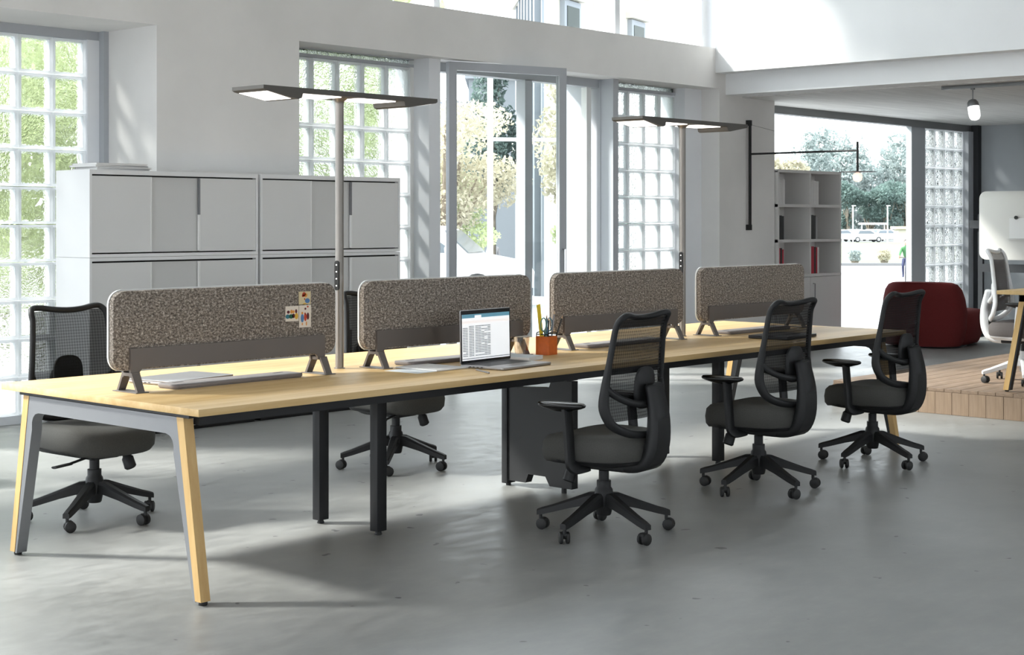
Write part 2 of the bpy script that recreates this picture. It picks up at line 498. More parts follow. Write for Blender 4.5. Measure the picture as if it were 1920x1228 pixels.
# window 1: deep recess at the far left
w = block_window('window_1', 5.22, 2.828, .271, 7, 2.762, .27, 10)
obj('frame_bar', B(-2.0, .14, -.05, .07, 2.764, 2.83), 'window_metal', w, 0)
obj('frame_post', B(.0, .10, -.06, .06, .0, 2.764), 'white_reveal', w, 0)
obj('frame_post', B(.10, .142, -.12, .06, .0, 2.83), 'window_metal', w, 0)
obj('sill', B(-2.0, .14, -.03, .08, 0, .06), 'white_reveal', w, 0)
obj('frame_post', B(-1.97, -1.898, -.06, .06, .0, 2.764), 'white_reveal', w, 0)
w = sempty('window_added', (-1.9, 5.22, 0))  # unseen glazing, added so sun floods the floor at the left
obj('frame_post', B(2.66, 2.76, -.05, .05, 0, 2.83), 'window_metal', w, 0)
obj('frame_post', B(1.28, 1.36, -.05, .05, 0, 2.83), 'window_metal', w, 0)
obj('pane', B(0, 1.28, -.006, .006, .0, 2.83), 'clear_glass', w, 0)
obj('pane', B(1.36, 2.66, -.006, .006, .0, 2.83), 'clear_glass', w, 0)
# window 2: behind the right cabinet
w = block_window('window_2', 4.87, 5.803, .277, 5, 2.758, .275, 10)
obj('frame_bar', B(-1.52, .09, -.05, .05, 2.76, 2.785), 'window_metal', w, 0)
obj('frame_bar', B(-1.52, .09, -.05, .05, 2.822, 2.83), 'window_metal', w, 0)
obj('transom_pane', B(-1.52, .0, -.02, .02, 2.785, 2.822), 'block_glass', w, 0)
obj('frame_post', B(.0, .035, -.05, .05, 0, 2.76), 'white_edge', w, 0)
obj('sill', B(-1.52, .09, -.05, .06, -.0, .008), 'white_reveal', w, 0)
obj('frame_post', B(-1.52, -1.386, -.05, .05, 0, 2.76), 'white_edge', w, 0)
# column between window 2 and the door
struct('trim_3', B(5.838, 5.975, 4.635, 5.25, 0, 2.83), 'white_reveal')
# door 1: glazed leaf standing ajar, and the fixed glazing behind it
d = sempty('door_1', (6.05, 4.62, 0)); d.rotation_euler = (0, 0, -math.atan2(.365, 1.14))
obj('stile', B(0, .075, -.03, .03, .02, 2.815), 'window_metal', d, 0)
obj('stile', B(1.125, 1.20, -.03, .03, .02, 2.815), 'window_metal', d, 0)
obj('rail', B(.075, 1.125, -.03, .03, 2.745, 2.815), 'window_metal', d, 0)
obj('rail', B(.075, 1.125, -.03, .03, .02, .12), 'window_metal', d, 0)
obj('pane', B(.075, 1.125, -.006, .006, .12, 2.745), 'clear_glass', d, 0)
h_ = obj('handle', tube(BM(), [(1.16, -.03, .92), (1.16, -.075, .92), (1.16, -.075, 1.18), (1.16, -.03, 1.18)], .009, 8), 'chrome', d)
w = sempty('window_6', (5.98, 4.87, 0))
obj('frame_post', B(1.30, 1.40, -.06, .05, 0, 2.76), 'window_metal', w, 0)
obj('frame_bar', B(0, 2.46, -.06, .05, 2.75, 2.83), 'window_metal', w, 0)
obj('frame_post', B(2.26, 2.33, -.02, .05, 0, 2.75), 'white_edge', w, 0)
obj('frame_post', B(2.40, 2.46, -.08, .06, 0, 2.83), 'window_metal', w, 0)
obj('pane', B(1.40, 2.26, -.006, .006, .02, 2.75), 'clear_glass', w, 0)
obj('threshold', B(0, 2.46, -.06, .05, -.0, .02), 'window_metal', w, 0)
# column between door and window 3
struct('trim_4', B(8.385, 8.47, 4.635, 5.25, 0, 2.83), 'window_metal')
struct('trim_5', B(8.47, 8.655, 4.80, 5.25, 0, 2.83), 'white_reveal')
# window 3
w = block_window('window_3', 4.90, 9.721, .267, 4, 2.757, .27, 10)
obj('frame_bar', B(-1.07, .0, -.05, .05, 2.759, 2.785), 'window_metal', w, 0)
obj('transom_pane', B(-1.07, .0, -.02, .02, 2.785, 2.83), 'block_glass', w, 0)
obj('sill', B(-1.07, .0, -.05, .06, 0, .056), 'white_reveal', w, 0)
struct('trim_6', B(9.722, 10.025, 4.73, 5.25, 0, 2.83), 'white_reveal')
# right bay: big pane, post, block window 4, post
w = sempty('window_7', (11.1, 4.9, 0))
obj('frame_bar', B(0, 5.70, -.06, .06, 2.672, 2.76), 'header_metal', w, 0)
obj('pane', B(0, 3.93, -.006, .006, .03, 2.672), 'clear_glass', w, 0)
obj('frame_post', B(3.94, 4.32, -.02, .06, 0, 2.672), 'window_metal', w, 0)
obj('frame_post', B(5.45, 5.70, -.10, .08, 0, 2.672), 'window_metal', w, 0)
obj('sill', B(0, 3.93, -.06, .06, 0, .03), 'window_metal', w, 0)
w = block_window('window_4', 4.92, 16.545, .281, 4, 2.672, .261, 10)
obj('sill', B(-1.125, 0, -.05, .06, 0, .06), 'window_metal', w, 0)
# end wall: dark posts and rails on the grey panels
for y0 in (4.78, 4.02, 2.6, 1.2):
    struct('trim_7', B(16.70, 16.80, y0 - .05, y0 + .05, 0, 2.76), 'dark_post')

# ------------------------------------------------------------------ wooden platform on the right
pl = sempty('floor_platform', (0, 0, 0))
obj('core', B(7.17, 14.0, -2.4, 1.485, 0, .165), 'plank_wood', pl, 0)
PW = .133
rnd = random.Random(3)
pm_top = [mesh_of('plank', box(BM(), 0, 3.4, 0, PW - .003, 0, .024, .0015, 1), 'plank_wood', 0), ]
k = 0
y = 1.488
while y > -2.35:
    off = rnd.uniform(0, 3.0)
    xs = [7.155, 7.155 + 1.0 + off % 2.2, 14.0]
    for a, b_ in zip(xs, xs[1:]):
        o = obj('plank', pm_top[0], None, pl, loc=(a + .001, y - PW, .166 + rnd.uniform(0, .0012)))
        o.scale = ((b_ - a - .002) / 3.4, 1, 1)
    y -= PW
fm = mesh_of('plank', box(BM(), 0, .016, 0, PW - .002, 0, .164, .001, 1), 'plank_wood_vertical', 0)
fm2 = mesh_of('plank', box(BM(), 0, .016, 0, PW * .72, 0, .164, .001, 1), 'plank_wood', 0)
y = 1.488
while y > -2.35:
    wide = rnd.random() > .3
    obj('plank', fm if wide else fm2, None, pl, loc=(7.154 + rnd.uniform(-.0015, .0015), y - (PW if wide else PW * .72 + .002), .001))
    y -= PW if wide else PW * .72 + .002

# ------------------------------------------------------------------ bench desk
L, WD, ZT = 5.498, 1.40, .74
desk = thing('bench_desk', 'long oak-topped bench desk with splayed wooden end legs and dark steel frame', 'desk')
obj('tabletop', B(0, L, 0, WD, ZT - .028, ZT, .002), 'oak_top', desk)
def end_frame(x, s):
    """s=+1: the end at x=0 (inside is +x); s=-1 the far end"""
    bm = BM(); h = .712
    # inverted U plate, inner corners rounded
    yo0, yo1, yf0, yf1 = .175, WD - .175, .058, WD - .058      # outer edge at top / at floor
    outer = [(yf0 + .004, .012), (yo0, h - .015), (yo1, h - .015), (yf1 - .004, .012)]
    wdt = .012
    iy0, iy1 = yo0 + .012, yo1 - .012
    inner = [(yf1 - .016, .012), (iy1 - .022 + .012, h - .16)]
    cr = .05; zt = h - .085
    inner += [(iy1 - .010 - cr * (1 - math.cos(R(a))), zt - cr + cr * math.sin(R(a))) for a in (10, 35, 60, 90)]
    inner += [(iy0 + .010 + cr * (1 - math.cos(R(a))), zt - cr + cr * math.sin(R(a))) for a in (90, 60, 35, 10)]
    inner += [(iy0 + .022 - .012, h - .16), (yf0 + .016, .012)]
    x0, x1 = (x, x + .048) if s > 0 else (x - .048, x)
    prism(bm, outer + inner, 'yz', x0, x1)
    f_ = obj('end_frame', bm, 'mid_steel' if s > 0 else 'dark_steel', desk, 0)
    for sy in (0, 1):
        bm = BM()
        g = (lambda y: y) if sy == 0 else (lambda y: WD - y)
        top = [(x0 - .002, g(.133)), (x1 - .006, g(.133)), (x1 - .006, g(.176)), (x0 - .002, g(.176))]
        bot = [(x0 - .002, g(.024)), (x1 - .006, g(.024)), (x1 - .006, g(.060)), (x0 - .002, g(.060))]
        rings(bm, [[Vector((a, b_, .016)) for a, b_ in bot], [Vector((a, b_, .695)) for a, b_ in top]])
        obj('leg', bm, 'oak_leg', desk, 0)
        obj('foot', lathe(BM(), [(.015, 0), (.017, .004), (.017, .017)], 14, ((x0 + x1) / 2, g(.045), 0)), 'rubber', desk)
    obj('cross_beam', B(x0, x1, .10, WD - .10, .695, .7118), 'dark_steel', desk, 0)
end_frame(.030, 1); end_frame(L - .030, -1)
for y0 in (.10, WD - .14):
    obj('side_rail', B(.08, L - .08, y0, y0 + .04, .665, .7118), 'dark_steel', desk, 0)
for xm in (1.375, 4.12):
    obj('cross_beam', B(xm - .025, xm + .025, .14, WD - .14, .665, .7118), 'dark_steel', desk, 0)
    for y0 in (.50, .90):
        obj('middle_leg', B(xm - .03, xm + .03, y0 - .025, y0 + .025, .018, .665, .003), 'dark_steel', desk)
        obj('foot', lathe(BM(), [(.016, 0), (.018, .003), (.012, .018)], 12, (xm, y0, 0)), 'rubber', desk)
# cable riser panel in the middle of the desk: upright with a window at the top and a step at the bottom
bm = BM()
prism(bm, [(.477, .03), (.63, .03), (.66, .078), (.78, .078), (.80, .03), (.93, .03), (.93, .712), (.477, .712), (.477, .60), (.60, .60), (.615, .592), (.86, .575), (.86, .54), (.635, .552), (.62, .59), (.602, .595), (.477, .595)], 'yz', 2.735, 2.785)
obj('cable_riser', bm, 'black_plastic', desk, 0)
obj('cable_riser_post', B(2.725, 2.795, .925, .965, .012, .712, .003), 'dark_steel', desk)
for y0 in (.55, .945):
    obj('foot', lathe(BM(), [(.014, 0), (.014, .052)], 12, (2.76, y0, 0)), 'rubber', desk)

# ------------------------------------------------------------------ felt privacy screens
def make_screen(label):
    t_ = thing('privacy_screen', label, 'desk screen', group='felt privacy screens along the desk')
    w = 1.19; z0, z1 = .09, .413
    p = obj('felt_panel', prism(BM(), rrect(0, w, z0, z1, .055), 'xz', -.016, .016, .004), 'felt', t_)
    n_ = rrect(0, w, z0, z1, .055); q = rrect(-.004, w + .004, z0 - .004, z1 + .004, .059)
    bm = BM()
    rings(bm, [[Vector((u, .0135, v)) for u, v in q], [Vector((u, .0235, v)) for u, v in q], [Vector((u, .0235, v)) for u, v in rrect(.004, w - .004, z0 + .004, z1 - .004, .051)], [Vector((u, .0165, v)) for u, v in rrect(.004, w - .004, z0 + .004, z1 - .004, .051)]], False, True)
    obj('white_edge_trim', bm, 'white_edge', p)
    # rail with curved ends that run down into the A-shaped feet
    for sy in (-1, 1):
        y0, y1 = (-.028, -.017) if sy < 0 else (.0245, .034)
        cr = .03
        out_ = [(.075, .178), (1.115, .178), (1.115, .085)]
        arc = [(1.075 - cr + cr * math.sin(R(a)), .085 - .0 - cr * 0 + cr * (math.cos(R(a)) - 1) + .012) for a in (90, 60, 30, 0)]
        arc2 = [(.115 + cr - cr * math.sin(R(a)), .097 + cr * (math.cos(R(a)) - 1)) for a in (0, 30, 60, 90)]
        pts = [(.075, .178), (1.115, .178), (1.115, .06)] + arc + arc2 + [(.075, .06)]
        obj('rail', prism(BM(), pts, 'xz', y0, y1), 'taupe_metal', t_, 0)
    for cx_ in (.092, 1.098):
        bm = BM()
        for sy in (-1, 1):
            a = [Vector((cx_ - .018, sy * .030 - .006, .075)), Vector((cx_ + .022, sy * .030 - .006, .075)), Vector((cx_ + .022, sy * .030 + .006, .075)), Vector((cx_ - .018, sy * .030 + .006, .075))]
            b_ = [Vector((cx_ - .016, sy * .068 - .007, .004)), Vector((cx_ + .018, sy * .068 - .007, .004)), Vector((cx_ + .018, sy * .068 + .007, .004)), Vector((cx_ - .016, sy * .068 + .007, .004))]
            rings(bm, [b_, a])
        box(bm, cx_ - .018, cx_ + .022, -.036, .036, .066, .079)
        box(bm, cx_ - .030, cx_ + .032, -.085, .085, 0, .004, .001, 1)
        obj('foot', bm, 'taupe_metal', t_, 0)
    return t_
s0 = make_screen('speckled felt privacy screen at the near desk end, three postcards pinned to it')
s0.location = (.080, .69, ZT)
for x, lb in ((1.445, 'speckled felt privacy screen behind the open laptop'),
              (2.825, 'speckled felt privacy screen just right of the orange pen cup'),
              (4.19, 'speckled felt privacy screen at the far desk end, in front of the bookcase')):
    s_ = copy_tree(s0); s_.location = (x, .69, ZT); s_['label'] = lb

# ------------------------------------------------------------------ taupe cable trays lying under the screens
def make_tray(label):
    t_ = thing('cable_tray', label, 'desk tray', group='flat taupe trays on the desk')
    obj('lid', prism(BM(), rrect(0, .70, 0, .135, .028), 'xy', .004, .019, .003), 'tray_taupe', t_)
    obj('base', prism(BM(), rrect(.004, .696, .004, .131, .026), 'xy', 0, .006), 'taupe_metal', t_)
    for x in (.06, .60):
        obj('slot', B(x, x + .05, .09, .105, .0185, .0196), 'slot_dark', t_, 0)
    return t_
t0 = make_tray('flat taupe tray under the postcard screen, in front of the closed laptop'); t0.location = (.335, .615, ZT)
for x, lb in ((1.70, 'flat taupe tray behind the open laptop, beside white papers'), (3.065, 'flat taupe tray partly hidden by the nearest black chair back'),
              (4.43, 'flat taupe tray under the farthest screen')):
    s_ = copy_tree(t0); s_.location = (x, .615, ZT); s_['label'] = lb

# ------------------------------------------------------------------ desk-standing lamps
def make_lamp(label):
    t_ = thing('desk_lamp', label, 'lamp', group='tall lamps standing on the desk')
    obj('pole', lathe(BM(), [(.026, 0), (.026, .004), (.020, .006), (.020, 1.25), (.023, 1.262), (.040, 1.277)], 20), 'pole_metal', t_)
    hx, hw = .545, .112
    # bridge profile: thin plate whose two ends thicken downwards into wedges
    prof = [(-hx, 1.300), (hx, 1.300), (hx, 1.284), (hx - .012, 1.278), (.345, 1.248), (.325, 1.254), (.318, 1.277), (-.318, 1.277), (-.325, 1.254), (-.345, 1.248), (-hx + .012, 1.278), (-hx, 1.284)]
    hd = obj('head', prism(BM(), prof, 'xz', -hw, hw), 'lamp_metal', t_, 0)
    for x0, x1 in ((-.30, -.05), (.05, .30)):
        obj('light_panel', prism(BM(), rrect(x0, x1, -hw + .03, hw - .012, .02, 4), 'xy', 1.2735, 1.2772), 'lamp_panel', hd, 0)
    for s_ in (-1, 1):
        q = [Vector((s_ * x, y, z - .0016)) for x, y, z in ((.365, -hw + .03, 1.2515), (.365, hw - .012, 1.2515), (hx - .03, hw - .012, 1.2753), (hx - .03, -hw + .012, 1.2753))]
        bm = BM(); rings(bm, [[p + Vector((0, 0, .003)) for p in q], q])
        obj('light_panel', bm, 'lamp_panel', hd, 0)
    cp = obj('control_strip', prism(BM(), rrect(-.0115, .0115, .37, .51, .0112, 6), 'xz', -.026, -.012), 'rubber', t_)
    cp.rotation_euler = (0, 0, R(-75))
    for z in (.392, .425, .458, .49):
        b_ = obj('button', prism(BM(), rrect(-.0035, .0035, z - .0035, z + .0035, .0034, 4), 'xz', -.0275, -.026), 'button_light', cp)
    return t_
l0 = make_lamp('tall two-winged lamp standing on the desk beside the postcard screen'); l0.location = (1.405, .80, ZT)
l1 = copy_tree(l0); l1.location = (4.135, .77, ZT); l1['label'] = 'tall two-winged lamp on the desk between the two farther screens'

# ------------------------------------------------------------------ office chairs
def superell(a, b_, n_, p=.5, z=0., cx_=0., cy_=0.):
    o_ = []
    for k in range(n_):
        th = 2 * math.pi * k / n_
        c_, s_ = math.cos(th), math.sin(th)
        o_.append(Vector((cx_ + a * math.copysign(abs(c_) ** p, c_), cy_ + b_ * math.copysign(abs(s_) ** p, s_), z)))
    return o_
def seat_bm():
    bm = BM(); rs = []
    for sc, z in ((.80, .345), (.93, .350), (.985, .372), (1.0, .41), (.975, .444), (.90, .462), (.72, .469), (.4, .465), (.12, .461)):
        ring = superell(.255 * sc, .25 * sc, 40, .62, z)
        for v in ring:
            fy = v.y / .25
            wd = 1 - .08 * max(0, -fy)                # a little narrower at the back
            v.x *= wd
            v.z -= .028 * max(0, fy - .45) ** 1.5 * 2  # waterfall front
            v.z += .012 * abs(v.x / .255) ** 2 * (1 if z > .43 else 0)
        rs.append(ring)
    return rings(bm, rs)
BACK = [  # half width, y, z of the back's side rails from the bottom up
    (.237, -.168, .565), (.246, -.156, .62), (.240, -.160, .70), (.228, -.172, .80), (.217, -.186, .90), (.211, -.196, .958), (.208, -.212, .992)]
def back_side(s_): return [(s_ * w_, y_, z_) for w_, y_, z_ in BACK]
def back_at(z):
    for (w0, y0, z0), (w1, y1, z1) in zip(BACK, BACK[1:]):
        if z <= z1 or z1 == BACK[-1][2]:
            k_ = (z - z0) / (z1 - z0); return w0 + (w1 - w0) * k_, y0 + (y1 - y0) * k_
def make_chair(name, label, arms, white=False, base_rot=0., group='black mesh task chairs at the desk'):
    fr = 'white_plastic' if white else 'black_plastic'
    t_ = thing(name, label, 'chair', group=group)
    # five-star base
    obj('hub', lathe(BM(), [(.030, .085), (.034, .09), (.042, .13), (.046, .17), (.040, .205), (.033, .215), (.033, .245)], 20), fr, t_)
    obj('gas_lift', lathe(BM(), [(.024, .24), (.024, .29), (.017, .292), (.017, .325)], 16), 'black_plastic', t_)
    for k_ in range(5):
        a = R(base_rot + 72 * k_); dx, dy = math.cos(a), math.sin(a)
        bm = BM(); rs = []
        for r_, zc, hw, hh in ((.02, .160, .022, .030), (.07, .158, .024, .028), (.16, .130, .021, .021), (.26, .097, .018, .017), (.300, .086, .017, .016), (.322, .080, .016, .013)):
            c_ = Vector((dx * r_, dy * r_, zc)); n_ = Vector((-dy, dx, 0)); up_ = Vector((0, 0, 1))
            rs.append([c_ + n_ * hw * u + up_ * hh * v for u, v in ((-1, -1), (1, -1), (1, .5), (.6, 1), (-.6, 1), (-1, .5))])
        rings(bm, rs)
        lg = obj('base_leg', bm, fr, t_, 30)
        cx_, cy_ = dx * .308, dy * .308
        bm = BM(); wa = a + R(35 + 50 * k_)
        ax = Vector((math.cos(wa), math.sin(wa), 0)); ce = Vector((cx_, cy_, .027)) + Vector((-ax.y, ax.x, 0)) * .012
        tube(bm, [(cx_, cy_, .080), (cx_, cy_, .048)], .008, 8)
        for s_ in (-1, 1):
            tube(bm, [ce + ax * s_ * .007, ce + ax * s_ * .009, ce + ax * s_ * .021, ce + ax * s_ * .024], [.022, .0265, .0265, .022], 14)
        tube(bm, [ce - ax * .009 + Vector((0, 0, .012)), ce + ax * .009 + Vector((0, 0, .012))], .018, 10)
        obj('caster', bm, 'rubber', lg)
    # mechanism, lever, tension knob
    bm = B(-.085, .085, -.16, .10, .302, .350, .014)
    obj('mechanism', bm, 'black_plastic', t_)
    bm = tube(BM(), [(.06, .07, .322), (.14, .085, .312), (.215, .10, .302)], .006, 8)
    tube(bm, [(.20, .097, .303), (.30, .115, .299)], .017, 10, rb=.006, up=Vector((0, 1, 0)))
    obj('height_lever', bm, 'black_plastic', t_)
    kb = obj('tension_knob', tube(BM(), [(-.105, .09, .345), (-.115, .098, .305), (-.118, .10, .295), (-.130, .108, .25), (-.132, .109, .244)], [.018, .020, .028, .029, .022], 16), 'black_plastic', t_)
    # seat
    st = obj('seat', seat_bm(), 'grey_fabric' if white else 'seat_fabric', t_, 60)
    sh = BM(); rings(sh, [superell(.18, .18, 32, .62, .332), superell(.235, .232, 32, .62, .345), superell(.245, .242, 32, .62, .362)])
    obj('seat_shell', sh, fr, t_, 60)
    # back frame: one closed hoop with raised, swept-back top corners
    top = [(.190, -.230, 1.014), (.145, -.226, 1.016), (.075, -.212, 1.006), (0, -.207, 1.002), (-.075, -.212, 1.006), (-.145, -.226, 1.016), (-.190, -.230, 1.014)]
    bot = [(-.208, -.186, .525), (-.13, -.222, .490), (0, -.242, .478), (.13, -.222, .490), (.208, -.186, .525)]
    loop = back_side(1) + top + back_side(-1)[::-1] + bot
    pts = smoothcurve(loop, 4, True)
    ra = [.0145 + .012 * max(0, 1 - abs((p.z - .61) / .20)) for p in pts]
    obj('back_frame', tube(BM(), pts, ra, 10, True, rb=[.0145] * len(pts)), fr, t_, 60)
    # mesh stretched in the hoop
    bm = BM(); rows = []
    for i in range(15):
        z = .545 + (1.000 - .545) * i / 14
        wv, yv = back_at(max(z, .565))
        if z < .565: wv, yv = .225, -.175
        rows.append([bm.verts.new((wv * (2 * j / 10 - 1) * .985, yv - .028 * (1 - (2 * j / 10 - 1) ** 2), z)) for j in range(11)])
    for a_, b_ in zip(rows, rows[1:]):
        for j in range(10): bm.faces.new((a_[j], a_[j + 1], b_[j + 1], b_[j]))
    obj('mesh_panel', bm, 'mesh_grey' if white else 'mesh_black', t_, 60)
    # lumbar pad behind the mesh
    bm = BM(); rs = []
    for sc, yy in ((.85, -.205), (1., -.211), (1., -.222), (.85, -.230)):
        rs.append([Vector((v.x, yy - .06 * (v.y - .68) + .10 * v.x * v.x, v.y)) for v in superell(.082 * sc, .095 * sc, 28, .7, 0, 0, .685)])
    rings(bm, rs)
    obj('lumbar_pad', bm, fr, t_, 60)
    # spine: sweeps from under the seat out behind and up to the middle of the back
    path = smoothcurve([(0, -.08, .330), (0, -.17, .328), (0, -.245, .352), (0, -.284, .43), (0, -.292, .54), (0, -.282, .63), (0, -.268, .69), (0, -.264, .71)], 4)
    n_ = len(path)
    hw = [.085 - .030 * (i / n_) for i in range(n_)]; hw[-1] = .02; hw[-2] = .038; hw[-3] = .048
    th = [.020 + .012 * math.sin(math.pi * min(1, i / n_ * 1.4)) for i in range(n_)]; th[-1] = .01
    bm = BM(); rs = []
    for (p, a_, b_), h1, h2 in zip(frames(path, up=Vector((0, 0, 1))), hw, th):
        rs.append([p + a_ * h2 * v + Vector((1, 0, 0)) * h1 * u for u, v in ((-.8, -1), (.8, -1), (1, -.4), (1, .4), (.8, 1), (-.8, 1), (-1, .4), (-1, -.4))])
    rings(bm, rs)
    obj('spine', bm, fr, t_, 50)
    bm = tube(BM(), smoothcurve([(-.238, -.162, .70), (-.20, -.190, .66), (-.12, -.232, .625), (0, -.255, .615), (.12, -.232, .625), (.20, -.190, .66), (.238, -.162, .70)], 4), .017, 8, rb=.014)
    obj('yoke', bm, fr, t_, 60)
    if arms:
        for s_ in (-1, 1):
            x = s_ * .275
            bm = tube(BM(), smoothcurve([(s_ * .17, -.02, .338), (s_ * .25, -.01, .336), (x, 0, .355), (x, .005, .41), (x, .018, .56), (x, .022, .60)], 4), .014, 8, rb=.032, up=Vector((1, 0, 0)), power=.6)
            ap = obj('armrest', bm, fr, t_, 50)
            bm = BM(); rs = []
            for sc, z in ((.35, .586), (.8, .600), (.97, .608), (1., .616), (.93, .624), (.6, .627)):
                rs.append(superell(.043 * sc, .125 * sc, 26, .75, z, x, .05))
            rings(bm, rs)
            obj('arm_pad', bm, 'black_gloss' if not white else 'black_plastic', ap, 60)
    return t_
ch = make_chair('office_chair', 'black mesh office chair with armrests nearest the camera, by the cable riser', True, base_rot=34)
ch.location = (2.09, -.25, 0); ch.rotation_euler.z = R(6)
c2 = copy_tree(ch); c2.location = (3.535, -.157, 0); c2.rotation_euler.z = R(1)
c2['label'] = 'black mesh office chair with armrests, middle one of the three in front'
c3 = copy_tree(ch); c3.location = (4.775, -.155, 0); c3.rotation_euler.z = R(0)
c3['label'] = 'black mesh office chair with armrests, farthest of the three, before the red armchair'
cb = make_chair('office_chair', 'armless black mesh office chair behind the desk at its near end', False, base_rot=-146 - 182)
cb.location = (.70, 1.77, 0); cb.rotation_euler.z = R(182)
cb2 = copy_tree(cb); cb2.location = (2.75, 1.82, 0); cb2.rotation_euler.z = R(184)
cb2['label'] = 'armless black mesh office chair behind the desk, half hidden by the second screen'

# ------------------------------------------------------------------ sliding-door cabinets, two stacked pairs
def make_cabinet(label, w, h, ztop):
    """front at local y=0, runs in +x; depth .40"""
    t_ = thing('cabinet', label, 'cabinet', group='white sliding-door cabinets')
    dp = .40; e = .018
    bm = BM()
    box(bm, 0, e, .0, dp, 0, h); box(bm, w - e, w, .0, dp, 0, h)
    box(bm, e, w - e, .0, dp, h - (.030 if ztop else .022), h); box(bm, e, w - e, .0, dp, 0, .022)
    box(bm, e, w - e, dp - .01, dp, .02, h - .02)
    bmesh.ops.remove_doubles(bm, verts=bm.verts[:], dist=1e-5)
    obj('body', bm, 'cabinet_side', t_, 0)
    z0, z1 = .031, h - (.040 if ztop else .034)
    f1, f2 = .345, .635
    obj('sliding_door', B(e + .001, w * f1, .004, .016, z0, z1, .001, 1), 'cabinet_door', t_, 0)
    mid = obj('sliding_door', B(w * f1 - .03, w * f2 + .03, .026, .038, z0, z1, .001, 1), 'cabinet_door_shaded', t_, 0)
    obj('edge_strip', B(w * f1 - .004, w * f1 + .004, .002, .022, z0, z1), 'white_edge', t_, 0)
    dr = obj('sliding_door', B(w * f2, w - e - .001, .004, .016, z0, z1, .001, 1), 'cabinet_door', t_, 0)
    zm = (z0 + z1) / 2
    obj('handle', B(w * f2 - .010, w * f2 + .002, .002, .021, (zm if ztop else z0 + .02), (z1 - .002 if ztop else zm), .001, 1), 'mid_steel', dr, 0)
    obj('handle', B(w * f2 - .012, w * f2 + .002, .000, .018, (z0 + .004 if ztop else zm), (zm if ztop else z1 - .002), .001, 1), 'white_edge', dr, 0)
    obj('shadow_gap', B(e, w - e, .040, .044, z0 - .004, z1 + .010), 'gap_black', t_, 0)
    return t_
cw = 1.386
lower_h, upper_h = 1.165, .575
for i, (x, nm) in enumerate(((2.124, 'left'), (3.529, 'right'))):
    lo = make_cabinet('white lower sliding-door cabinet of the %s stack' % ('left, window-side' if i == 0 else 'right, lamp-side'), cw - (.004 if i == 0 else 0), lower_h, False)
    lo.location = (x, 4.032, .03)
    obj('plinth', B(.02, cw - .02, .02, .38, -.03, 0), 'gap_black', lo, 0)
    up = make_cabinet('white upper sliding-door cabinet with magazines lying on it' if i == 0 else 'white upper sliding-door cabinet of the right stack, behind the lamp pole', cw - (.004 if i == 0 else 0), upper_h, True)
    up.location = (x, 4.032, .03 + lower_h + .002)
ZC = .03 + lower_h + .002 + upper_h
rnd = random.Random(5)
for k, (dx, rz, w_, h_, mm, lb) in enumerate(((.10, 1, .42, .012, 'paper', 'thin white magazine at the bottom of the pile on the cabinet'), (.105, -3, .41, .010, 'book_grey', 'thin grey magazine second from the bottom of the cabinet pile'),
        (.075, 3, .43, .012, 'paper', 'white magazine third from the bottom of the cabinet pile'), (.09, 0, .40, .013, 'book_white', 'off-white magazine on top of the cabinet pile'))):
    z = ZC + sum((.012, .010, .012, .013)[:k])
    t_ = thing('magazine', lb, 'magazine', (2.17 + dx * .4, 4.08, z), R(rz), 'magazines on the cabinet')
    obj('pages', B(0.003, w_ - .003, 0.003, .285, .0015, h_ - .0015), 'paper', t_, 0)
    bm = B(0, w_, 0, .288, 0, .0015); box(bm, 0, w_, 0, .288, h_ - .0015, h_); box(bm, 0, w_, .288, .2895, 0, h_)
    obj('cover', bm, mm, t_, 0)

# ------------------------------------------------------------------ bookcase in the right bay
bx0, bx1, by0, by1 = 11.12, 12.50, 4.47, 4.82
bk = thing('bookcase', 'tall grey open bookcase with six compartments above closed doors', 'bookcase', (bx0, by0, 0))
bw, bd, e = bx1 - bx0, by1 - by0, .03
for x in (0, bw / 2 - e / 2, bw - e):
    obj('upright', B(x, x + e, 0, bd, .0 if x in (0, bw - e) else .81, 1.99), 'shelf_grey', bk, 0)
for z in (.80, 1.195, 1.59, 1.975):
    obj('shelf', B(0.0, bw, -.004, bd, z, z + .032), 'shelf_grey', bk, 0)
obj('back_panel', B(e, bw - e, bd - .012, bd, .05, 1.98), 'shelf_grey', bk, 0)
obj('plinth', B(e, bw - e, .02, .04, 0, .06), 'shelf_grey', bk, 0)
for a in (e, bw / 2):
    dd = obj('door', B(a + .004, a + bw / 2 - e - .0, .0, .018, .06, .795), 'shelf_grey', bk, 0)
    obj('handle', tube(BM(), [(a + .06, 0, .55), (a + .06, -.025, .55), (a + .06, -.025, .72), (a + .06, 0, .72)], .006, 8), 'mid_steel', dd)
def book(x, z, th, h, d, mm, lb, lean=0.):
    t_ = thing('book', lb, 'book', (bx0 + x, by0 + .03, z), group='books in the bookcase')
    bm = B(0, .003, 0, d, 0, h); box(bm, th - .003, th, 0, d, 0, h); box(bm, .003, th - .003, 0, .004, 0, h)
    obj('cover', bm, mm, t_, 0)
    obj('pages', B(.003, th - .003, .004, d - .004, .004, h - .005), 'paper', t_, 0)
    t_.rotation_euler = (0, lean, 0)
    return t_
def row(x, z, specs, where):
    for i, (th, h, mm, cl) in enumerate(specs):
        pos = ('first', 'second', 'third', 'fourth', 'fifth')[i]
        book(x, z, th, h, .22, mm, '%s book, %s from the left in the %s compartment' % (cl, pos, where))
        x += th + .002
row(.035, 1.622, ((.05, .275, 'book_white', 'white'), (.055, .272, 'book_white', 'tall white'), (.05, .275, 'book_white', 'white')), 'top left')
row(bw / 2 + .02, 1.622, ((.045, .28, 'book_white', 'white'), (.05, .28, 'book_white', 'white'), (.055, .272, 'book_white', 'thick white'), (.055, .268, 'book_white', 'shorter white')), 'top right')
